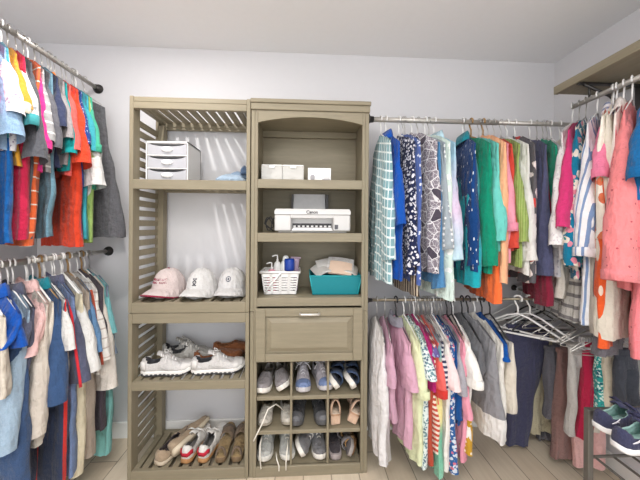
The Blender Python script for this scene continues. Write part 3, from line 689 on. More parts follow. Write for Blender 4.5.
# ------------------------------------------------------------------ shoes
def lerp_tab(tab, s):
    for (a, b), (c, d) in zip(tab, tab[1:]):
        if s <= c:
            t = (s - a) / (c - a); t = t * t * (3 - 2 * t) if 0 <= t <= 1 else max(0, min(1, t)); return b + (d - b) * t
    return tab[-1][1]
FW = [(0, .34), (.03, .56), (.1, .72), (.25, .76), (.42, .74), (.6, .92), (.74, 1.), (.86, .9), (.95, .62), (1., .26)]
def outline(L, W, sc=1., n=24):
    pts = []
    for i in range(n + 1):
        s = .5 - .5 * math.cos(PI * i / n); pts.append((L * s, W / 2 * lerp_tab(FW, s) * sc))
    return [(x, y) for x, y in pts] + [(x, -y) for x, y in pts[::-1]]
def spring(x, L): 
    s = x / L; return .02 * max(0, (s - .68) / .32) ** 2 + .006 * max(0, (.1 - s) / .1) ** 2
def sole_mb(L, W, h, sc=1.04, heel=0.):
    R = []; cx = L * .48
    for z, g in ((0, .93), (h * .3, 1.), (h * .75, 1.01), (h, .99)):
        R.append([Vector((cx + (x - cx) * (1 + .03 * g * sc), y * sc * g, z + spring(x, L) + heel * lerp_tab([(0, 1), (.35, .9), (.72, 0), (1, 0)], x / L))) for x, y in outline(L, W)])
    return MB().rings(R, True, True)
def upper_mb(L, W, h0, Ht, o0, o1, ow=.74, s0=0., s1=1., n=26, m=18, heel=0.):
    vs = []; fs = []
    ss = [s0 + (s1 - s0) * (.5 - .5 * math.cos(PI * i / n)) for i in range(n + 1)]
    for s in ss:
        w = W / 2 * lerp_tab(FW, s) * .98; H = lerp_tab(Ht, s)
        for k in range(m + 1):
            th = PI * k / m; c, q = math.cos(th), math.sin(th)
            lift = heel * lerp_tab([(0, 1), (.35, .9), (.72, 0), (1, 0)], s)
            vs.append(Vector((L * s, w * sgn(c) * abs(c) ** .75, h0 + H * q ** .7 + spring(L * s, L) + lift)))
    for i in range(n):
        sm = (ss[i] + ss[i + 1]) / 2
        for k in range(m):
            cm = abs(math.cos(PI * (k + .5) / m))
            if o0 < sm < o1 and cm < ow * min(1, math.sin(PI * min(1, max(0, (sm - o0) / (o1 - o0)))) * 1.6): continue
            a = i * (m + 1) + k; fs.append((a, a + 1, a + m + 2, a + m + 1))
    mb = MB(); mb.add(vs, fs)
    if s0 == 0: mb.f.append(tuple(range(m + 1))[::-1]); mb.flat.append(False)
    mb.f.append(tuple(range(n * (m + 1), (n + 1) * (m + 1)))); mb.flat.append(False)
    return mb
HS = [(0, .056), (.05, .070), (.18, .058), (.3, .062), (.43, .084), (.54, .070), (.68, .048), (.82, .036), (.94, .026), (1, .010)]
HL = [(0, .045), (.06, .055), (.25, .046), (.45, .055), (.55, .058), (.7, .046), (.85, .036), (.96, .026), (1, .012)]
def shoe(kind, label, loc, hd, group, style='sneaker', up='#eeeeee', sole='#ffffff', lin_='#555555', lace=None, tread=None, toe=None, heel=None, L=.27, W=.1, h=.026, roll=0, pitch=0, cat='shoe', lace_drop=None, spk=None, straps=None, hz=(.1, 1), hs=1.):
    t = thing(kind, label, cat, loc, 0, group); t.rotation_euler = (rad(roll), rad(pitch), rad(hd))
    um = fabric('heather', up, spk or up, s=1); lm = S(lin_); sm = plain(sole, .55, 0, .3, .04)
    if style in ('sneaker', 'loafer', 'mule'):
        so = sole_mb(L, W, h).obj('sole', sm, t)
        if tread:
            m = sole_mb(L * 1.01, W * 1.03, .007)
            for x in [L * (.03 + .085 * i) for i in range(12)]:
                w = W / 2 * lerp_tab(FW, (x + .01) / L) * 1.06
                m.box(x, x + .013, -w, w, spring(x, L), .012 + spring(x, L))
            m.obj('tread', plain(tread, .7), so)
        Ht = [(a_, b_ * hs) for a_, b_ in (HS if style == 'sneaker' else HL)]
        o = {'sneaker': (.05, .46), 'loafer': (.05, .56), 'mule': (-.2, .52)}[style]
        if style == 'mule': u = upper_mb(L, W, h * .9, Ht, -1, -.5, s0=.46).obj('upper', um, t, .005, 0, lm)
        else: u = upper_mb(L, W, h * .9, Ht, o[0], o[1]).obj('upper', um, t, .005, 0, lm)
        ins = [Vector((L * .5 + (x - L * .5) * .93, y * .9, h + .004)) for x, y in outline(L, W)]
        m = MB(); m.add(ins, [tuple(range(len(ins)))], True); m.add([p - Vector((0, 0, .003)) for p in ins], [tuple(range(len(ins)))[::-1]], True); m.obj('insole', lm, t)
        if style == 'sneaker':
            R = [[Vector((L * s, W * .2 * q, h + z * hs - abs(q) ** 2 * .012)) for q in (-1, -.5, 0, .5, 1)] for s, z in ((.3, .098), (.36, .094), (.42, .086), (.5, .080), (.58, .07))]
            MB().rings(R, closed=False).obj('tongue', um, t, .006)
        if lace:
            m = MB()
            for i in range(5):
                s = .42 + .055 * i; z = h * .9 + lerp_tab(Ht, s) + .003
                pts = [(L * (s + .02 * (j / 6)), W * (.2 - .06 * i / 5) * (1 - 2 * j / 6), z - .012 * abs(1 - 2 * j / 6) ** 2) for j in range(7)]
                m.tube(pts, .0028, 5); m.tube([(x, -y, zz + .001) for x, y, zz in pts], .0028, 5)
            for q in (1, -1):
                z = h * .9 + lerp_tab(Ht, .43) + .006
                m.tube([(L * .43, 0, z), (L * .40, q * .02, z + .012), (L * .42, q * .042, z - .002), (L * .46, q * .03, z - .004), (L * .43, 0, z)], .0026, 5)
                m.tube([(L * .43, 0, z), (L * .5, q * .03, z - .008), (L * .52, q * .046, z - .035)], .0024, 5)
            m.obj('laces', plain(lace, .8), t)
        if toe:
            q = upper_mb(L * 1.006, W * 1.03, h * .9, [(a, b * 1.06) for a, b in Ht], -1, -.5, s0=.8).obj('toe_cap', plain(toe, .6), t, .003)
        if heel:
            vs = []; fs = []
            for i in range(5):
                s = .0 + .03 * i; w = W / 2 * lerp_tab(FW, s) * 1.03; H = lerp_tab(Ht, s) * .92
                for sd in (1, -1):
                    for z in hz: vs.append(Vector((L * s - .003, sd * w, h * .9 + H * z * .95)))
            m = MB()
            for sd in (0, 2):
                for i in range(4):
                    a = i * 4 + sd; fs.append((a, a + 1, a + 5, a + 4))
            fs.append((0, 1, 3, 2)); m.add(vs, fs); m.obj('heel_tab', plain(heel, .7), t, .004)
    else:  # sandals
        hl = .05 if style == 'heel' else 0
        so = sole_mb(L, W, h, heel=hl).obj('sole', sm, t)
        if hl: MB().bbox(.004, .05, -W * .3, W * .3, 0, hl + .006, .005).obj('block_heel', um, so)
        fb = sole_mb(L * .98, W * .94, .004, heel=hl); fb.v = [(x, y, z + h) for x, y, z in fb.v]; fb.obj('footbed', lm, t)
        for (s0, s1, hh) in straps or ((.6, .72, .045), (.34, .44, .06), (.05, .13, .07)):
            R = []
            for s in (s0, (s0 + s1) / 2, s1):
                w = W / 2 * lerp_tab(FW, s) * 1.02; lf = hl * lerp_tab([(0, 1), (.35, .9), (.72, 0), (1, 0)], s)
                R.append([Vector((L * s + .01 * math.sin(PI * k / 12), w * math.cos(PI * k / 12), h * .7 + lf + hh * math.sin(PI * k / 12) ** .8)) for k in range(13)])
            MB().rings(R, closed=False).obj('strap', um, t, .005)
    if lace_drop:
        bpy.context.view_layer.update(); inv = (Matrix.Translation(loc) @ t.rotation_euler.to_matrix().to_4x4()).inverted()
        for d in lace_drop: MB().tube([inv @ Vector(p) for p in d], .0034, 6).obj('loose_lace', plain('#e9e4d8', .8), t)
    return t
G1 = 'shoes on the middle shelf of the slatted tower'
zs = .5235
shoe('running_shoe', 'white running shoe with black tread at the shelf corner, beside the slats', (-.878, 1.575, zs + .005), 4, G1, up='#bdbab8', spk='#e6e3e1', sole='#eeebe6', lin_='#58585c', lace='#f6f4f2', heel='#e2dfdc', toe='#d9d6d3', tread='#3b3b3d', L=.265, W=.094, hs=.95)
shoe('running_shoe', 'white running shoe with black tread in front of the brown loafers', (-.612, 1.575, zs + .005), 7, G1, up='#bdbab8', spk='#e6e3e1', sole='#eeebe6', lin_='#58585c', lace='#f6f4f2', heel='#e2dfdc', toe='#d9d6d3', tread='#3b3b3d', L=.275, W=.094, hs=.95)
shoe('running_shoe', 'grey running shoe behind the white one by the slats', (-.80, 1.69, zs + .002), 12, G1, up='#9a9792', spk='#c4c1bb', sole='#d8d5cf', lin_='#4d4d50', lace='#dedbd5', L=.26)
shoe('running_shoe', 'grey running shoe at the back, half hidden by its mate', (-.86, 1.755, zs + .002), 5, G1, up='#9a9792', spk='#c4c1bb', sole='#d8d5cf', lin_='#4d4d50', lace='#dedbd5', L=.26, W=.085)
shoe('loafer', 'brown leather loafer right behind the white running shoes', (-.645, 1.685, zs + .002), 10, G1, 'loafer', up='#7d4c2f', spk='#935f3e', sole='#5b3b28', lin_='#9d6a48', L=.27, h=.02)
shoe('loafer', 'brown leather loafer at the back of the shelf', (-.56, 1.765, zs + .022), 6, G1, 'loafer', up='#7d4c2f', spk='#935f3e', sole='#5b3b28', lin_='#9d6a48', L=.24, h=.02, W=.075)
G2 = 'shoes on the bottom shelf of the slatted tower'
zs = .0605
shoe('moccasin', 'taupe moccasin standing flat beside the slatted side', (-.775, 1.53, zs), 68, G2, 'loafer', up='#a59078', spk='#b8a48c', sole='#c9baa4', lin_='#5b5052', L=.26, h=.02)
shoe('moccasin', 'taupe moccasin lying on its side against its mate', (-.685, 1.545, zs + .045), 66, G2, 'loafer', up='#a59078', spk='#b8a48c', sole='#d6c8b0', lin_='#5b5052', L=.26, h=.022, roll=-62)
for k, (x, lb) in enumerate(((-.635, 'white sneaker with red heel and gum sole beside the moccasin'), (-.548, 'white sneaker with red heel and gum sole beside the tan slides'))):
    shoe('sneaker', lb, (x, 1.535, zs), 82 - 4 * k, G2, up='#e9e6e1', sole='#b98a5d', lin_='#8d8a88', lace='#efece7', heel='#c02038', hz=(.42, .8), L=.25, W=.086, h=.022)
for k, (x, lb) in enumerate(((-.448, 'tan slide with dark strap next to the red-heeled sneakers'), (-.362, 'tan slide with dark strap against the tower side'))):
    shoe('slide_sandal', lb, (x, 1.53, zs), 92, G2, 'sandal', up='#6d5c4c', spk='#8a7763', sole='#7b664e', lin_='#a08862', L=.25, W=.085, h=.028, straps=((.5, .78, .05), (.02, .07, .05)), cat='sandal')
G3 = 'shoes in the cubbies of the drawer tower'
c1, c2, c3 = (-.162, .031, .22)
def pair(kind, txt, z, cx, hd, dx=.042, y0=1.765, pose=((0, 0, 0), (0, 0, 0)), marks=('', ''), **k):
    for i, sd in enumerate((-1, 1)):
        ro, dh, dz = pose[i]
        shoe(kind, txt + ' ' + marks[i], (cx + sd * dx, y0, z + dz), hd + dh, G3, roll=ro, **k)
Z1, Z2, Z3 = .4235, .2405, .0565
pair('slip_on_shoe', 'grey canvas slip-on with thick white sole,', Z1, c1, -90, style='loafer', up='#8d8789', spk='#a8a2a3', sole='#eeeae3', lin_='#c9c2bb', L=.25, W=.084, h=.026, pose=((0, -6, 0), (28, 4, .02)), marks=('lying flat in its cubby', 'tilted against the divider'))
pair('running_shoe', 'lilac-grey running shoe with blue toe,', Z1, c2, -90, up='#a9a3ab', spk='#cfcad0', sole='#c9c6c8', lin_='#57565c', lace='#e2dfe2', toe='#7486ad', L=.25, W=.086, pose=((0, 2, 0), (0, 14, .004)), marks=('pointing straight out', 'turned towards the navy sandals'))
pair('sport_sandal', 'navy strappy sandal with white sole,', Z1, c3, -90, style='sandal', up='#33435f', spk='#5b6f92', sole='#e8e4dc', lin_='#3c4356', L=.25, W=.084, h=.03, straps=((.5, .78, .052), (.2, .42, .062), (.02, .14, .07)), pose=((-52, -8, .035), (-58, -6, .037)), marks=('beside the divider', 'against the tower side'), cat='sandal')
pair('ballet_flat', 'off-white leather flat,', Z2, c1, -90, style='loafer', up='#c9c3b7', spk='#dfd9cf', sole='#a9a193', lin_='#8f877a', L=.24, W=.08, h=.012, pose=((0, -4, 0), (0, 10, 0)), marks=('in the shadowed side of the middle cubby', 'beside the black running shoes'))
pair('running_shoe', 'black and grey running shoe,', Z2, c2, -90, up='#242426', spk='#3e3e41', sole='#5a5a5c', lin_='#2f2f31', lace='#3a3a3c', toe='#68686b', L=.25, W=.078, pose=((0, -8, 0), (0, 8, 0)), marks=('beside the off-white flats', 'beside the beige sandals'))
pair('heeled_sandal', 'beige strappy sandal with block heel,', Z2, c3, 90, y0=1.535, style='heel', up='#d2ae93', spk='#e2c4ac', sole='#c09a7f', lin_='#e0cdb8', L=.25, W=.088, h=.01, straps=((.62, .74, .045), (.48, .56, .06), (.3, .37, .075), (.02, .1, .075)), pose=((0, 6, 0), (20, -14, .008)), marks=('standing upright', 'leaning over'), cat='sandal')
pair('canvas_sneaker', 'white canvas sneaker with loose laces,', Z3, c1, -90, up='#b3b4b0', spk='#d2d2cc', sole='#e3e1da', lin_='#5f7a86', lace='#f3f0e8', L=.25, W=.086, pose=((0, -3, 0), (0, 9, .0)), marks=('beside the cubby wall', 'with bluish lining'))
pair('walking_shoe', 'dark grey walking shoe with white sole,', Z3, c2, -90, up='#6f6e70', spk='#8d8c8e', sole='#e9e5dd', lin_='#4b4a4c', lace='#d9d5cf', L=.25, W=.084, pose=((-60, -6, .042), (0, 5, 0)), marks=('tipped on its side', 'standing flat'))
shoe('clog', 'taupe clog with dark insole in the lowest cubby', (c3 - .042, 1.525, Z3), 92, G3, 'mule', up='#8b8083', spk='#9c9194', sole='#a59a99', lin_='#544d52', L=.25, W=.092, h=.03)
shoe('sandal', 'grey strappy sandal on edge beside the taupe clog', (c3 + .035, 1.765, Z3 + .035), -84, G3, 'sandal', up='#8a8486', spk='#a39d9e', sole='#a8a09c', lin_='#6f6a6c', L=.25, W=.07, h=.02, roll=66, cat='sandal')
shoe('sandal', 'tan sandal squeezed against the tower side', (c3 + .066, 1.765, Z3 + .035), -88, G3, 'sandal', up='#b98d5c', spk='#c79f70', sole='#7a5a3c', lin_='#c9a67a', L=.24, W=.066, h=.016, roll=72, cat='sandal')
def laces(label, pts, grp='loose laces'):
    t = MB().tube(pts, .0036, 6).obj('shoelace', plain('#e9e4d8', .8)); tag(t, label, 'shoelace', 'shoelaces hanging from the cubbies')
A = lambda px, py, y: at(px, py, y)
laces('cream shoelace trailing out of the middle cubby over the shelf edge', [A(284, 410, 1.60), A(276, 404, 1.56), A(268, 409, 1.52), A(262, 424, 1.49), A(256, 436, 1.485), A(253.5, 441, 1.485)])
for q in (((262, 436), (260, 446), (260, 458), (261, 469)), ((288, 440), (287, 452), (286, 462), (286, 470)), ((276, 452), (277, 460), (279, 466), (279, 471))):
    laces('cream shoelace hanging down among the white canvas sneakers', [A(q[0][0], q[0][1], 1.55)] + [A(a, b, 1.497 - .003 * i) for i, (a, b) in enumerate(q[1:])])

# ------------------------------------------------------------------ caps
def cap(label, px, y, hd, c, trim, emblem):
    x = at(px, 295, y).x; t = thing('baseball_cap', label, 'cap', (x, y, .9365), rad(hd), 'caps on the slatted tower'); t.scale = (1.04,) * 3
    n = 36; R = []
    for j in range(13):
        a = PI / 2 * j / 12 * .985; ring = []
        for k in range(n):
            ph = 2 * PI * k / n; r = math.cos(a) ** .8; c_, s_ = math.cos(ph), math.sin(ph)
            seam = 1 - .012 * math.exp(-((((ph + PI / 6) % (PI / 3)) - PI / 6) / .06) ** 2)
            ring.append(Vector((.098 * c_ * r * seam + .012 * math.sin(a), .080 * s_ * r * seam, .146 * math.sin(a) ** .9 + .001 + (.005 * noise.noise(Vector((c_ * 2, s_ * 2, a * 2 + px)))) )))
        R.append(ring)
    cm = S(c); cr = MB().rings(R, False, True).obj('crown', cm, t, .003)
    br = MB(); vs = []; fs = []; nu, nv = 16, 7
    for top in (0, 1):
        for i in range(nu + 1):
            u = -1 + 2 * i / nu
            for j in range(nv + 1):
                v = j / nv; a = u * 1.3
                xin, yin = .093 * math.cos(a), .079 * math.sin(a)
                ext = .082 * math.sqrt(max(0, 1 - u * u)) ** .9
                vs.append(Vector((xin + ext * v, yin * (1 + .12 * v), .050 - .038 * u * u * (.55 + .45 * v) - .014 * v * v - .004 * v + (.004 if top else 0))))
    per = (nu + 1) * (nv + 1)
    for top in (0, 1):
        for i in range(nu):
            for j in range(nv):
                a = top * per + i * (nv + 1) + j; f = (a, a + nv + 1, a + nv + 2, a + 1); fs.append(f if not top else f[::-1])
    for i in range(nu):
        a = i * (nv + 1) + nv; fs.append((a, a + nv + 1, a + nv + 1 + per, a + per))
    br.add(vs, fs); b = br.obj('brim', cm, t)
    if trim:
        m = MB(); m.tube([vs[i * (nv + 1) + nv] + Vector((.0, 0, .002)) for i in range(nu + 1)], .0045, 6); m.obj('brim_trim', S(trim), b)
    MB().lathe([(.0, .0), (.008, .0), (.007, .004), (.0, .007)], 12, Matrix.Translation((.012, 0, .146)), False).obj('top_button', S(trim or c), cr)
    emblem(cr)
def front(yy, zz):  # point on the crown front
    a = math.asin(min(1, max(0, (zz - .001) / .146)) ** (1 / .9)); r = math.cos(a) ** .8
    q = max(-1, min(1, yy / (.08 * r))); return Vector((.098 * r * math.cos(math.asin(q)) + .012 * math.sin(a) + .0015, yy, zz))
def em_letters(cr):
    m = MB(); random.seed(3)
    for row, z in enumerate((.098, .082)):
        for k in range(7):
            y = -.036 + .0115 * k
            if row == 1 and k in (3,): continue
            m.tube([front(y, z - .005), front(y, z + .005)], .0017, 5); m.tube([front(y, z + .004 * (-1) ** k), front(y + .006, z + .004 * (-1) ** k)], .0017, 5)
            m.tube([front(y + .006, z - .005), front(y + .006, z + (.005 if k % 2 else 0))], .0017, 5)
    m.obj('embroidered_lettering', S('#8a2740'), cr)
def em_block(cr):
    m = MB()
    for z0 in (.07, .088):
        m.tube([front(-.009, z0), front(.009, z0 + .015)], .0024, 5); m.tube([front(.009, z0), front(-.009, z0 + .015)], .0024, 5)
        m.tube([front(-.011, z0), front(.011, z0)], .0018, 5)
    m.tube([front(-.011, .104), front(.011, .104)], .0018, 5); m.obj('embroidered_mark', S('#3c3d44'), cr)
def em_ring(cr):
    m = MB(); m.tube([front(.012 * math.cos(2 * PI * k / 20), .1 + .012 * math.sin(2 * PI * k / 20)) for k in range(20)], .0020, 5, closed=True)
    m.tube([front(-.006, .1), front(.006, .1)], .0022, 5); m.tube([front(0, .094), front(0, .106)], .0022, 5); m.obj('embroidered_roundel', S('#353b55'), cr)
cap('pinkish-white cap with dark red brim edge and red lettering', 170, 1.675, -103, '#d3c3c0', '#8f2440', em_letters)
cap('white cap with dark stacked cross mark on its front', 202.5, 1.665, -96, '#d6d4d2', None, em_block)
cap('white cap with small round navy emblem', 233, 1.68, -92, '#d0cecd', None, em_ring)

# ------------------------------------------------------------------ things on the shelves
# drawer unit of white plastic
x0 = at(145.5, 160, 1.58).x; x1 = at(188, 160, 1.58).x; z0 = 1.5775; z1 = at(165, 141, 1.58).z
t = thing('plastic_drawer_unit', 'small white three-drawer plastic unit on the top shelf', 'drawer unit', (x0, 1.58, z0)); Wd, Hd = x1 - x0, z1 - z0
m = MB()
m.bbox(0, .008, 0, .19, 0, Hd, .002).bbox(Wd - .008, Wd, 0, .19, 0, Hd, .002).bbox(0, Wd, 0, .19, Hd - .012, Hd, .002).bbox(0, Wd, .18, .19, 0, Hd, .002)
for k in range(3): m.bbox(.006, Wd - .006, 0, .19, k * (Hd - .01) / 3, k * (Hd - .01) / 3 + .006, .001)
m.obj('housing', plain('#e0dfde', .35, 0, .5, .01), t)
dm = plain('#b2b2b7', .3, 0, .5, .02)
for k in range(3):
    a = k * (Hd - .01) / 3 + .008; b = (k + 1) * (Hd - .01) / 3 - .002
    d = MB(); pl = [(.011, a), (Wd - .011, a), (Wd - .011, b)] + [(Wd / 2 + Wd * .42 * math.cos(PI * q / 12), b - .016 * math.sin(PI * q / 12)) for q in range(13)] + [(.011, b)]
    d.prism(pl, .004, .012); o = d.obj('drawer', dm, t)
    MB().bbox(.011, Wd - .011, .012, .17, a, a + (b - a) * .8, .002).obj('drawer_tray', dm, o)
    hh = MB(); hh.rings([[Vector((Wd / 2 + .030 * g * math.cos(2 * PI * q / 20), .004 - dy, (a + b) / 2 - .002 + .014 * g * math.sin(2 * PI * q / 20))) for q in range(20)] for g, dy in ((1, 0), (1, .006), (.8, .011), (.3, .013))], False, True)
    hh.obj('handle', plain('#fafafa', .3, 0, .5, .01), o)
# folded blue cloth
def lump(name, mat, cx, cy_, z, w, d, h, seed, parent=None):
    R = []; n = 36
    for j in range(11):
        v = j / 10; ring = []
        for k in range(n):
            ph = 2 * PI * k / n; c, s = math.cos(ph), math.sin(ph); q = (1 - v ** 3) if j < 10 else .02
            r = 1 + .18 * noise.noise(Vector((c * 1.7, s * 1.7, v * 1.5 + seed)))
            ring.append(Vector((cx + w / 2 * sgn(c) * abs(c) ** .6 * q * r, cy_ + d / 2 * sgn(s) * abs(s) ** .6 * q * r, z + h * v * (1 + .35 * noise.noise(Vector((c * 2 * q, s * 2 * q, seed + 4)))))))
        R.append(ring)
    return MB().rings(R, True, True).obj(name, mat, parent)
t = thing('folded_jeans', 'pale blue folded denim lying on the top slatted shelf', 'clothing', (-.41, 1.62, 1.5775), 0)
lump('folded_layer', fabric('heather', '#8ea5bb', '#b3c3d1'), 0, 0, 0, .175, .15, .05, 2, t); lump('folded_layer', fabric('heather', '#6b7f98', '#90a4b8'), .03, .03, .03, .13, .11, .045, 5, t); lump('folded_layer', fabric('heather', '#3e4f68', '#566a84'), .065, .0, .05, .045, .08, .055, 8, t)
# storage boxes
zt = 1.5875; bx = clear('#e9e7e2', .45, .25); xa = at(261.5, 170, 1.56).x; xb = at(282.5, 170, 1.56).x; xc = at(304, 170, 1.56).x
for a, b, lb in ((xa, xb, 'clear plastic box of white paper against the stile'), (xb, xc, 'clear plastic box of white paper beside the white carton')):
    w = b - a - .002; t = thing('storage_box', lb, 'box', (a, 1.56, zt), 0, 'clear boxes on the shelf under the arch')
    m = MB(); h = .082; g = .0025
    m.box(0, w, 0, g, 0, h).box(0, w, .15 - g, .15, 0, h).box(0, g, g, .15 - g, 0, h).box(w - g, w, g, .15 - g, 0, h).box(g, w - g, g, .15 - g, 0, g); m.obj('tub', bx, t)
    MB().bbox(-.001, w + .001, -.003, .153, h, h + .009, .003).bbox(w * .35, w * .65, -.006, 0, h - .012, h + .004, .002).obj('lid', clear('#f2f1ee', .8, .3), t)
    for q in range(3):
        R = [[Vector((.006 + (w - .012) * i / 12, y_, .006 + q * .013 + .012 * (1 + math.sin(i * .45 + q * 2 + a * 30)) * (.6 + y_))) for i in range(13)] for y_ in (.006, .07, .144)]
        p = MB().rings(R, closed=False).obj('paper_stack', plain('#f4f3f1', .8, 0, .2, .02), None, .008); p.location = (a, 1.56, zt)
        tag(p, 'white folded paper seen inside the clear plastic boxes', 'paper', 'paper in the clear boxes')
xa, xb = at(308, 170, 1.56).x, at(331, 170, 1.56).x
t = thing('carton', 'small white carton with grey print beside the clear boxes', 'box', (xa, 1.56, zt)); w = xb - xa
MB().bbox(0, w, 0, .11, 0, .076, .002).obj('box_body', plain('#efeeec', .6, 0, .3, .02), t)
m = MB(); m.rings([[Vector((w * .2 + .013 * g * math.cos(2 * PI * q / 20), -.0008, .022 + .017 * g * math.sin(2 * PI * q / 20))) for q in range(20)] for g in (1, .02)], False, True); m.box(w * .62, w * .95, -.001, 0, .010, .016).box(w * .7, w * .95, -.001, 0, .02, .023); m.obj('printed_marks', plain('#a5a3a6', .7), t)
# printer
yp = 1.565; zp = 1.3025; xa, xb = at(274.5, 220, yp).x, at(350.5, 220, yp).x; w = xb - xa; h = at(310, 209, yp).z - zp; pw = plain('#cfcdcb', .35, 0, .5, .01)
t = thing('printer', 'white inkjet printer with paper standing in its rear feed', 'printer', (xa, yp, zp)); D = .19
ox0, ox1 = w * .215, w * .775
m = MB(); m.bbox(0, ox0, 0, D, .008, h - .03, .006).bbox(ox1, w, 0, D, .008, h - .03, .006).bbox(ox0 - .01, ox1 + .01, .06, D, .008, h - .03, .003).bbox(ox0 - .006, ox1 + .006, .004, .08, h - .052, h - .03, .003)
m.box(.02, w - .02, .02, D - .02, 0, .01); m.obj('body', pw, t)
pl = [(0, h - .03), (w, h - .03), (w, h - .012), (w - .008, h), (.008, h), (0, h - .012)]
MB().prism(pl, -.004, D).obj('scanner_lid', plain('#d6d4d2', .3, 0, .5, .01), t)
tr = MB().bbox(ox0 + .004, ox1 - .004, -.006, .06, .010, .018, .002).bbox(ox0 + .01, ox1 - .01, -.004, .002, .018, .028, .002).obj('output_tray', plain('#f1f0ef', .35), t)
m = MB(); m.box(ox0 + .006, ox1 - .006, .054, .0595, .02, .052); m.obj('paper_slot', plain('#3d3c3e', .5), t)
m = MB()
for k in range(9):
    xx = ox0 + .018 + k * (ox1 - ox0 - .036) / 8; m.bbox(xx - .007, xx + .007, .046, .054, .030, .040, .001)
m.obj('slot_teeth', plain('#e5e4e3', .4), t)
MB().bbox(w * .79, w * .835, -.002, .004, .02, .045, .001).obj('control_panel', plain('#55545a', .4), t)
R = MB(); R.add([Vector((ox0 + .005, D - .02, h)), Vector((ox1 - .035, D - .02, h)), Vector((ox1 - .035, D + .02, h + .105)), Vector((ox0 + .005, D + .02, h + .105))], [(0, 1, 2, 3)], True); R.obj('paper', plain('#eeedee', .7), t, .004)
MB().bbox(ox0 - .007, ox0 + .004, D - .024, D + .02, h - .002, h + .10, .002).bbox(ox1 - .034, ox1 - .016, D - .024, D + .02, h - .002, h + .10, .002).obj('paper_guide', plain('#5c5a5a', .5), t)
cu = bpy.data.curves.new('maker_lettering', 'FONT'); cu.body = 'Canon'; cu.size = .024; cu.align_x = 'CENTER'; cu.extrude = .0004; cu.offset = .0007; cu.materials.append(plain('#2a2a2d', .5))
_tmp = bpy.data.objects.new('t', cu); me = bpy.data.meshes.new_from_object(_tmp); bpy.data.objects.remove(_tmp); o = bpy.data.objects.new('maker_lettering', me); C.objects.link(o); o.parent = t; o.location = (w * .49, -.0046, h - .0255); o.rotation_euler = (PI / 2, 0, 0)
c0 = at(268, 226, 1.6)
pts = [(xa + .03, 1.76, 1.36), (xa - .02, 1.70, 1.385)]
for k in range(26):
    a = k / 26 * 2 * PI * 2.6; pts.append((c0.x + .004 + .022 * math.cos(a) + .006 * math.sin(a * .7), 1.60 + .03 * k / 26, 1.352 + .042 * math.sin(a) * (.8 + .2 * math.sin(k))))
pts.append((c0.x + .03, 1.62, 1.308)); tag(MB().tube(pts, .0032, 6).obj('power_cable', M_black), 'black cable coiled beside the printer', 'cable')
# basket and bottles
yb = 1.56; zb = .957; xa, xb = at(261, 280, yb).x, at(299, 280, yb).x; w = xb - xa; h = .125; dp = .15
t = thing('storage_basket', 'white slotted plastic basket holding toiletry bottles', 'basket', (xa, yb, zb)); wm = plain('#f2f1ef', .4, 0, .5, .02)
def bq(u, v, f): # tapered wall points
    i = .016 * (1 - f); return Vector((i + (w - 2 * i) * u, i + (dp - 2 * i) * v, h * f))
m = MB()
def wall(a, b, f0, f1, thick):
    p = [bq(*a, f0), bq(*b, f0), bq(*b, f1), bq(*a, f1)]; n_ = (p[1] - p[0]).cross(p[3] - p[0]).normalized() * thick
    m.add(p + [q - n_ for q in p], [(0, 1, 2, 3), (7, 6, 5, 4), (0, 4, 5, 1), (1, 5, 6, 2), (2, 6, 7, 3), (3, 7, 4, 0)], True)
for A_, B_, k in (((0, 0), (1, 0), 4), ((1, 0), (1, 1), 4), ((1, 1), (0, 1), 4), ((0, 1), (0, 0), 4)):
    for q in range(7): wall(A_, B_, .09 + q * .115, .09 + q * .115 + .06, .003)
    for q in range(k + 1):
        u0, u1 = max(0, q / k - .035), min(1, q / k + .035); L_ = lambda u: (A_[0] + (B_[0] - A_[0]) * u, A_[1] + (B_[1] - A_[1]) * u); wall(L_(u0), L_(u1), 0, .95, .0035)
    wall(A_, B_, 0, .09, .003); wall(A_, B_, .84, .96, .003)
m.add([bq(0, 0, 0), bq(1, 0, 0), bq(1, 1, 0), bq(0, 1, 0)], [(3, 2, 1, 0)], True); m.obj('basket_body', wm, t)
MB().tube([bq(0, 0, 1) + Vector((-.004, -.004, 0)), bq(1, 0, 1) + Vector((.004, -.004, 0)), bq(1, 1, 1) + Vector((.004, .004, 0)), bq(0, 1, 1) + Vector((-.004, .004, 0))], .007, 8, closed=True).obj('rim', wm, t)
MB().tube([bq(.02, 0, .06) + Vector((0, -.012, 0)), bq(.25, 0, .5) + Vector((0, -.014, 0)), bq(.52, 0, .98) + Vector((0, -.012, 0))], .0042, 8).obj('handle', wm, t)
def bottle(name, label, u, v, prof, mat, parts=(), tilt=0):
    p = bq(u, v, 0) + Vector((xa, yb, zb + .004)); b = thing(name, label, 'bottle', p, 0, 'toiletries in the white basket'); b.rotation_euler = (0, rad(tilt), 0)
    MB().lathe(prof, 20).obj('bottle_body', mat, b)
    for nm, mb, mt in parts: mb.obj(nm, mt, b)
def pump(z, s=1): return MB().lathe([(.007, z), (.007, z + .012), (.004, z + .013), (.004, z + .03)], 12).tube([(.0, 0, z + .03), (0, 0, z + .036), (-.012 * s, 0, z + .037), (-.03 * s, 0, z + .031)], .0042, 8)
bottle('soap_bottle', 'pink soap bottle with white pump in the basket corner', .2, .35, [(.026, 0), (.028, .004), (.028, .10), (.02, .122), (.009, .13)], plain('#e6a3b2', .35), [('pump', pump(.13), M_white)])
bottle('pump_bottle', 'tall clear-white bottle with white pump', .37, .55, [(.022, 0), (.024, .004), (.024, .14), (.016, .165), (.008, .172)], plain('#dcdcd8', .3), [('pump', pump(.17), M_white)])
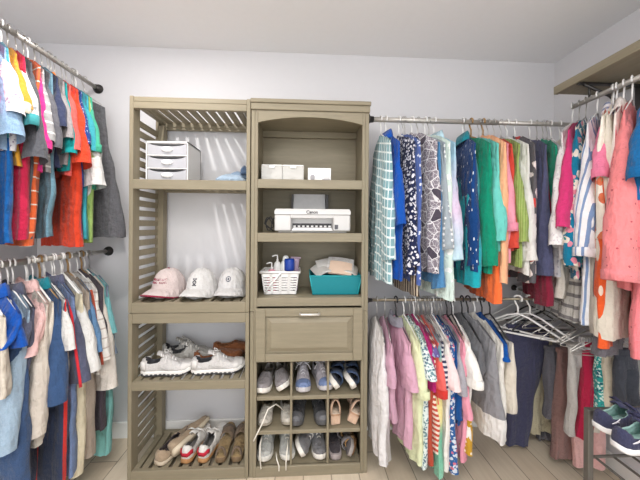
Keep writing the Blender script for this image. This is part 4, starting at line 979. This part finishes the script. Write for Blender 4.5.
bottle('lotion_bottle', 'white lotion bottle with slanted flip cap', .57, .5, [(.026, 0), (.028, .004), (.029, .12), (.024, .168), (.018, .176)], plain('#e3e4e1', .35), [('cap', MB().lathe([(.019, .172), (.019, .19), (.012, .205), (.004, .208)], 16), plain('#e9ebea', .35))], 4)
bottle('lotion_tube', 'white tube with big royal blue cap', .77, .35, [(.018, 0), (.02, .004), (.026, .09), (.027, .125)], plain('#f0f0f2', .35), [('cap', MB().lathe([(.0285, .122), (.03, .13), (.03, .178), (.027, .19), (.006, .192)], 20), plain('#1d3f9a', .3))])
bottle('lotion_tube', 'mauve tube standing behind the blue cap', .93, .72, [(.018, 0), (.02, .004), (.02, .15), (.024, .178), (.025, .188)], plain('#a792a6', .4), [('cap', MB().bbox(-.03, .03, -.008, .008, .186, .196, .003), plain('#b9a3b4', .4))], 2)
# teal bin with papers
yb = 1.56; zb = .957; xa, xb = at(313, 285, yb).x, at(358, 285, yb).x; w = xb - xa; h = .105; dp = .19; tl = plain('#17808a', .5, 0, .3, .04)
t = thing('fabric_bin', 'teal bin filled with magazines and papers', 'bin', (xa, yb, zb)); fl = .022; m = MB()
def tb(u, v, f, o=0): return Vector((u * w + (2 * u - 1) * (fl * f * .8 - o), v * dp + (2 * v - 1) * (.012 * f - o), h * f + (.004 if o else 0)))
cs = ((0, 0), (1, 0), (1, 1), (0, 1))
m.rings([[tb(*c, 0) for c in cs], [tb(*c, 1) for c in cs], [tb(*c, 1, .004) for c in cs], [tb(*c, .02, .004) for c in cs]], True, True); m.flat = [True] * len(m.f); m.obj('bin_body', tl, t)
m = MB()
for c in cs[:2]: m.tube([tb(*c, 0), tb(*c, 1)], .0032, 6)
m.tube([tb(*c, 1) for c in cs], .004, 6, closed=True); m.obj('piping', plain('#2ba6ae', .5), t)
def sheet(name, label, cx, cy_, z, sw, sd, yaw, tx, ty, bend, mat, th, cov=None):
    R = []
    for i in range(11):
        u = i / 10 - .5; R.append([Vector((sw * u, sd * v, bend * (1 - 4 * u * u))) for v in (-.5, -.17, .17, .5)])
    q = MB().rings(R, closed=False); q.flat = [True] * len(q.f); o = q.obj(name, mat, None, th); o.location = (cx, cy_, z); o.rotation_euler = (rad(tx), rad(ty), rad(yaw)); tag(o, label, 'magazine' if 'magazine' in label else 'paper', 'papers in the teal bin')
X = lambda px: at(px, 275, 1.6).x
sheet('magazine', 'white folded paper at the low end of the teal bin', X(321), 1.655, 1.078, .085, .15, 12, 10, -24, .01, plain('#dedbd6', .6, 0, .3, .05), .008)
sheet('magazine', 'thick grey magazine curled up at the back of the bin', X(331), 1.685, 1.10, .15, .12, 8, 30, -8, .006, plain('#dad7d3', .5, 0, .3, .06, None, 60), .014)
sheet('magazine', 'white magazine with navy stripe sticking out of the bin', X(342), 1.67, 1.108, .155, .11, -8, 34, 6, .006, fabric('hstripe', '#e9e7e6', '#54597a', s=24, w=.75), .01)
sheet('magazine', 'peach covered magazine leaning in the front of the bin', X(341), 1.625, 1.092, .13, .105, -8, 34, 8, .006, plain('#ecd0ba', .5, 0, .3, .05), .01)
sheet('magazine', 'pale folded newspaper at the far end of the bin', X(353), 1.66, 1.08, .075, .15, -10, 10, 20, .008, plain('#dad7d1', .6, 0, .3, .06, None, 70), .008)

# ------------------------------------------------------------------ metal shoe rack
xr0 = at(588.5, 440, 1.1).x; zr = at(620, 407.5, 1.1).z; rm = plain('#77746f', .4, .6, .5, .05)
t = thing('shoe_rack', 'grey metal shoe rack holding navy sneakers', 'shoe rack', (xr0, 1.1, 0))
def rb(nm, *a): MB().bbox(*a, .002).obj(nm, rm, t)
RD = -.29
for yy in (0, RD):
    for xx in (0, .46): rb('post', xx - .0115, xx + .0115, yy - .0115, yy + .0115, 0, zr)
    rb('top_bar', .0115, .4485, yy - .009, yy + .009, zr - .016, zr)
for zz in (.135, .394, .553):
    for yy in (0, RD): rb('cross_bar', .0115, .4485, yy - .005, yy + .005, zz - .01, zz)
    for k in range(6): rb('shelf_rail', .03 + k * .08 - .004, .03 + k * .08 + .004, RD, 0, zz - .012, zz - .003)
GR = 'navy sneakers on the metal rack'
def leap(t, L, W, h):
    p = [(-.016, -.006), (-.006, -.002), (.004, .002), (.016, .012), (.012, .004), (.016, -.006), (.008, -.002), (.0, -.006), (-.006, -.006)]
    MB().prism(p, -.0012, .0012, Matrix.Translation((L * .13, -W / 2 * .76, h + .032)) @ Matrix.Rotation(rad(12), 4, 'X')).obj('logo', plain('#eceaf0', .5), t)
for (px, py, yy, hd, lb) in ((598, 430, 1.03, 6, 'navy sneaker with white sole at the back of the metal rack'), (617, 440, .935, 4, 'navy sneaker with white sole nearest the front of the metal rack')):
    t = shoe('sneaker', lb, (at(px, py, yy).x, yy, .5535), hd, GR, up='#34364f', spk='#4a4c69', sole='#f0eff0', lin_='#a9cfc8', lace='#3c3d5c', L=.27, W=.09, h=.02, hs=.84)
    leap(t, .27, .09, .018)

# ------------------------------------------------------------------ light
def lamp(kind, loc, power, size, col=(1, .97, .94)):
    l = bpy.data.lights.new('ceiling_or_fill_lamp', kind); l.energy = power; l.color = col
    if kind == 'AREA': l.shape = 'DISK'; l.size = size
    else: l.shadow_soft_size = size
    o = bpy.data.objects.new('ceiling_or_fill_lamp', l); o.location = loc; C.objects.link(o)
lamp('AREA', (-.78, 1.08, 2.45), 11, .05)
lamp('AREA', (.1, -.25, 2.44), 26, 1.0)  # added soft fill panel that lifts the floor, not a known fixture
lamp('POINT', (.3, -.2, 2.2), 5, .15)  # added fill light for ceiling and walls, no fixture hangs here
lamp('POINT', (-.5, -.1, 2.1), 15, .15)  # invented fill light, set on this side to brighten the right wall
w = bpy.data.worlds.new('world'); bpy.context.scene.world = w; w.use_nodes = True
w.node_tree.nodes['Background'].inputs[0].default_value = (.93, .965, 1, 1); w.node_tree.nodes['Background'].inputs[1].default_value = 2.3
vs = bpy.context.scene.view_settings; vs.view_transform = 'Standard'; vs.look = 'None'; vs.exposure = 0.0; vs.gamma = 1; vs.use_curve_mapping = False
cy = bpy.context.scene.cycles
cy.use_denoising = True; cy.max_bounces = 10; cy.diffuse_bounces = 6
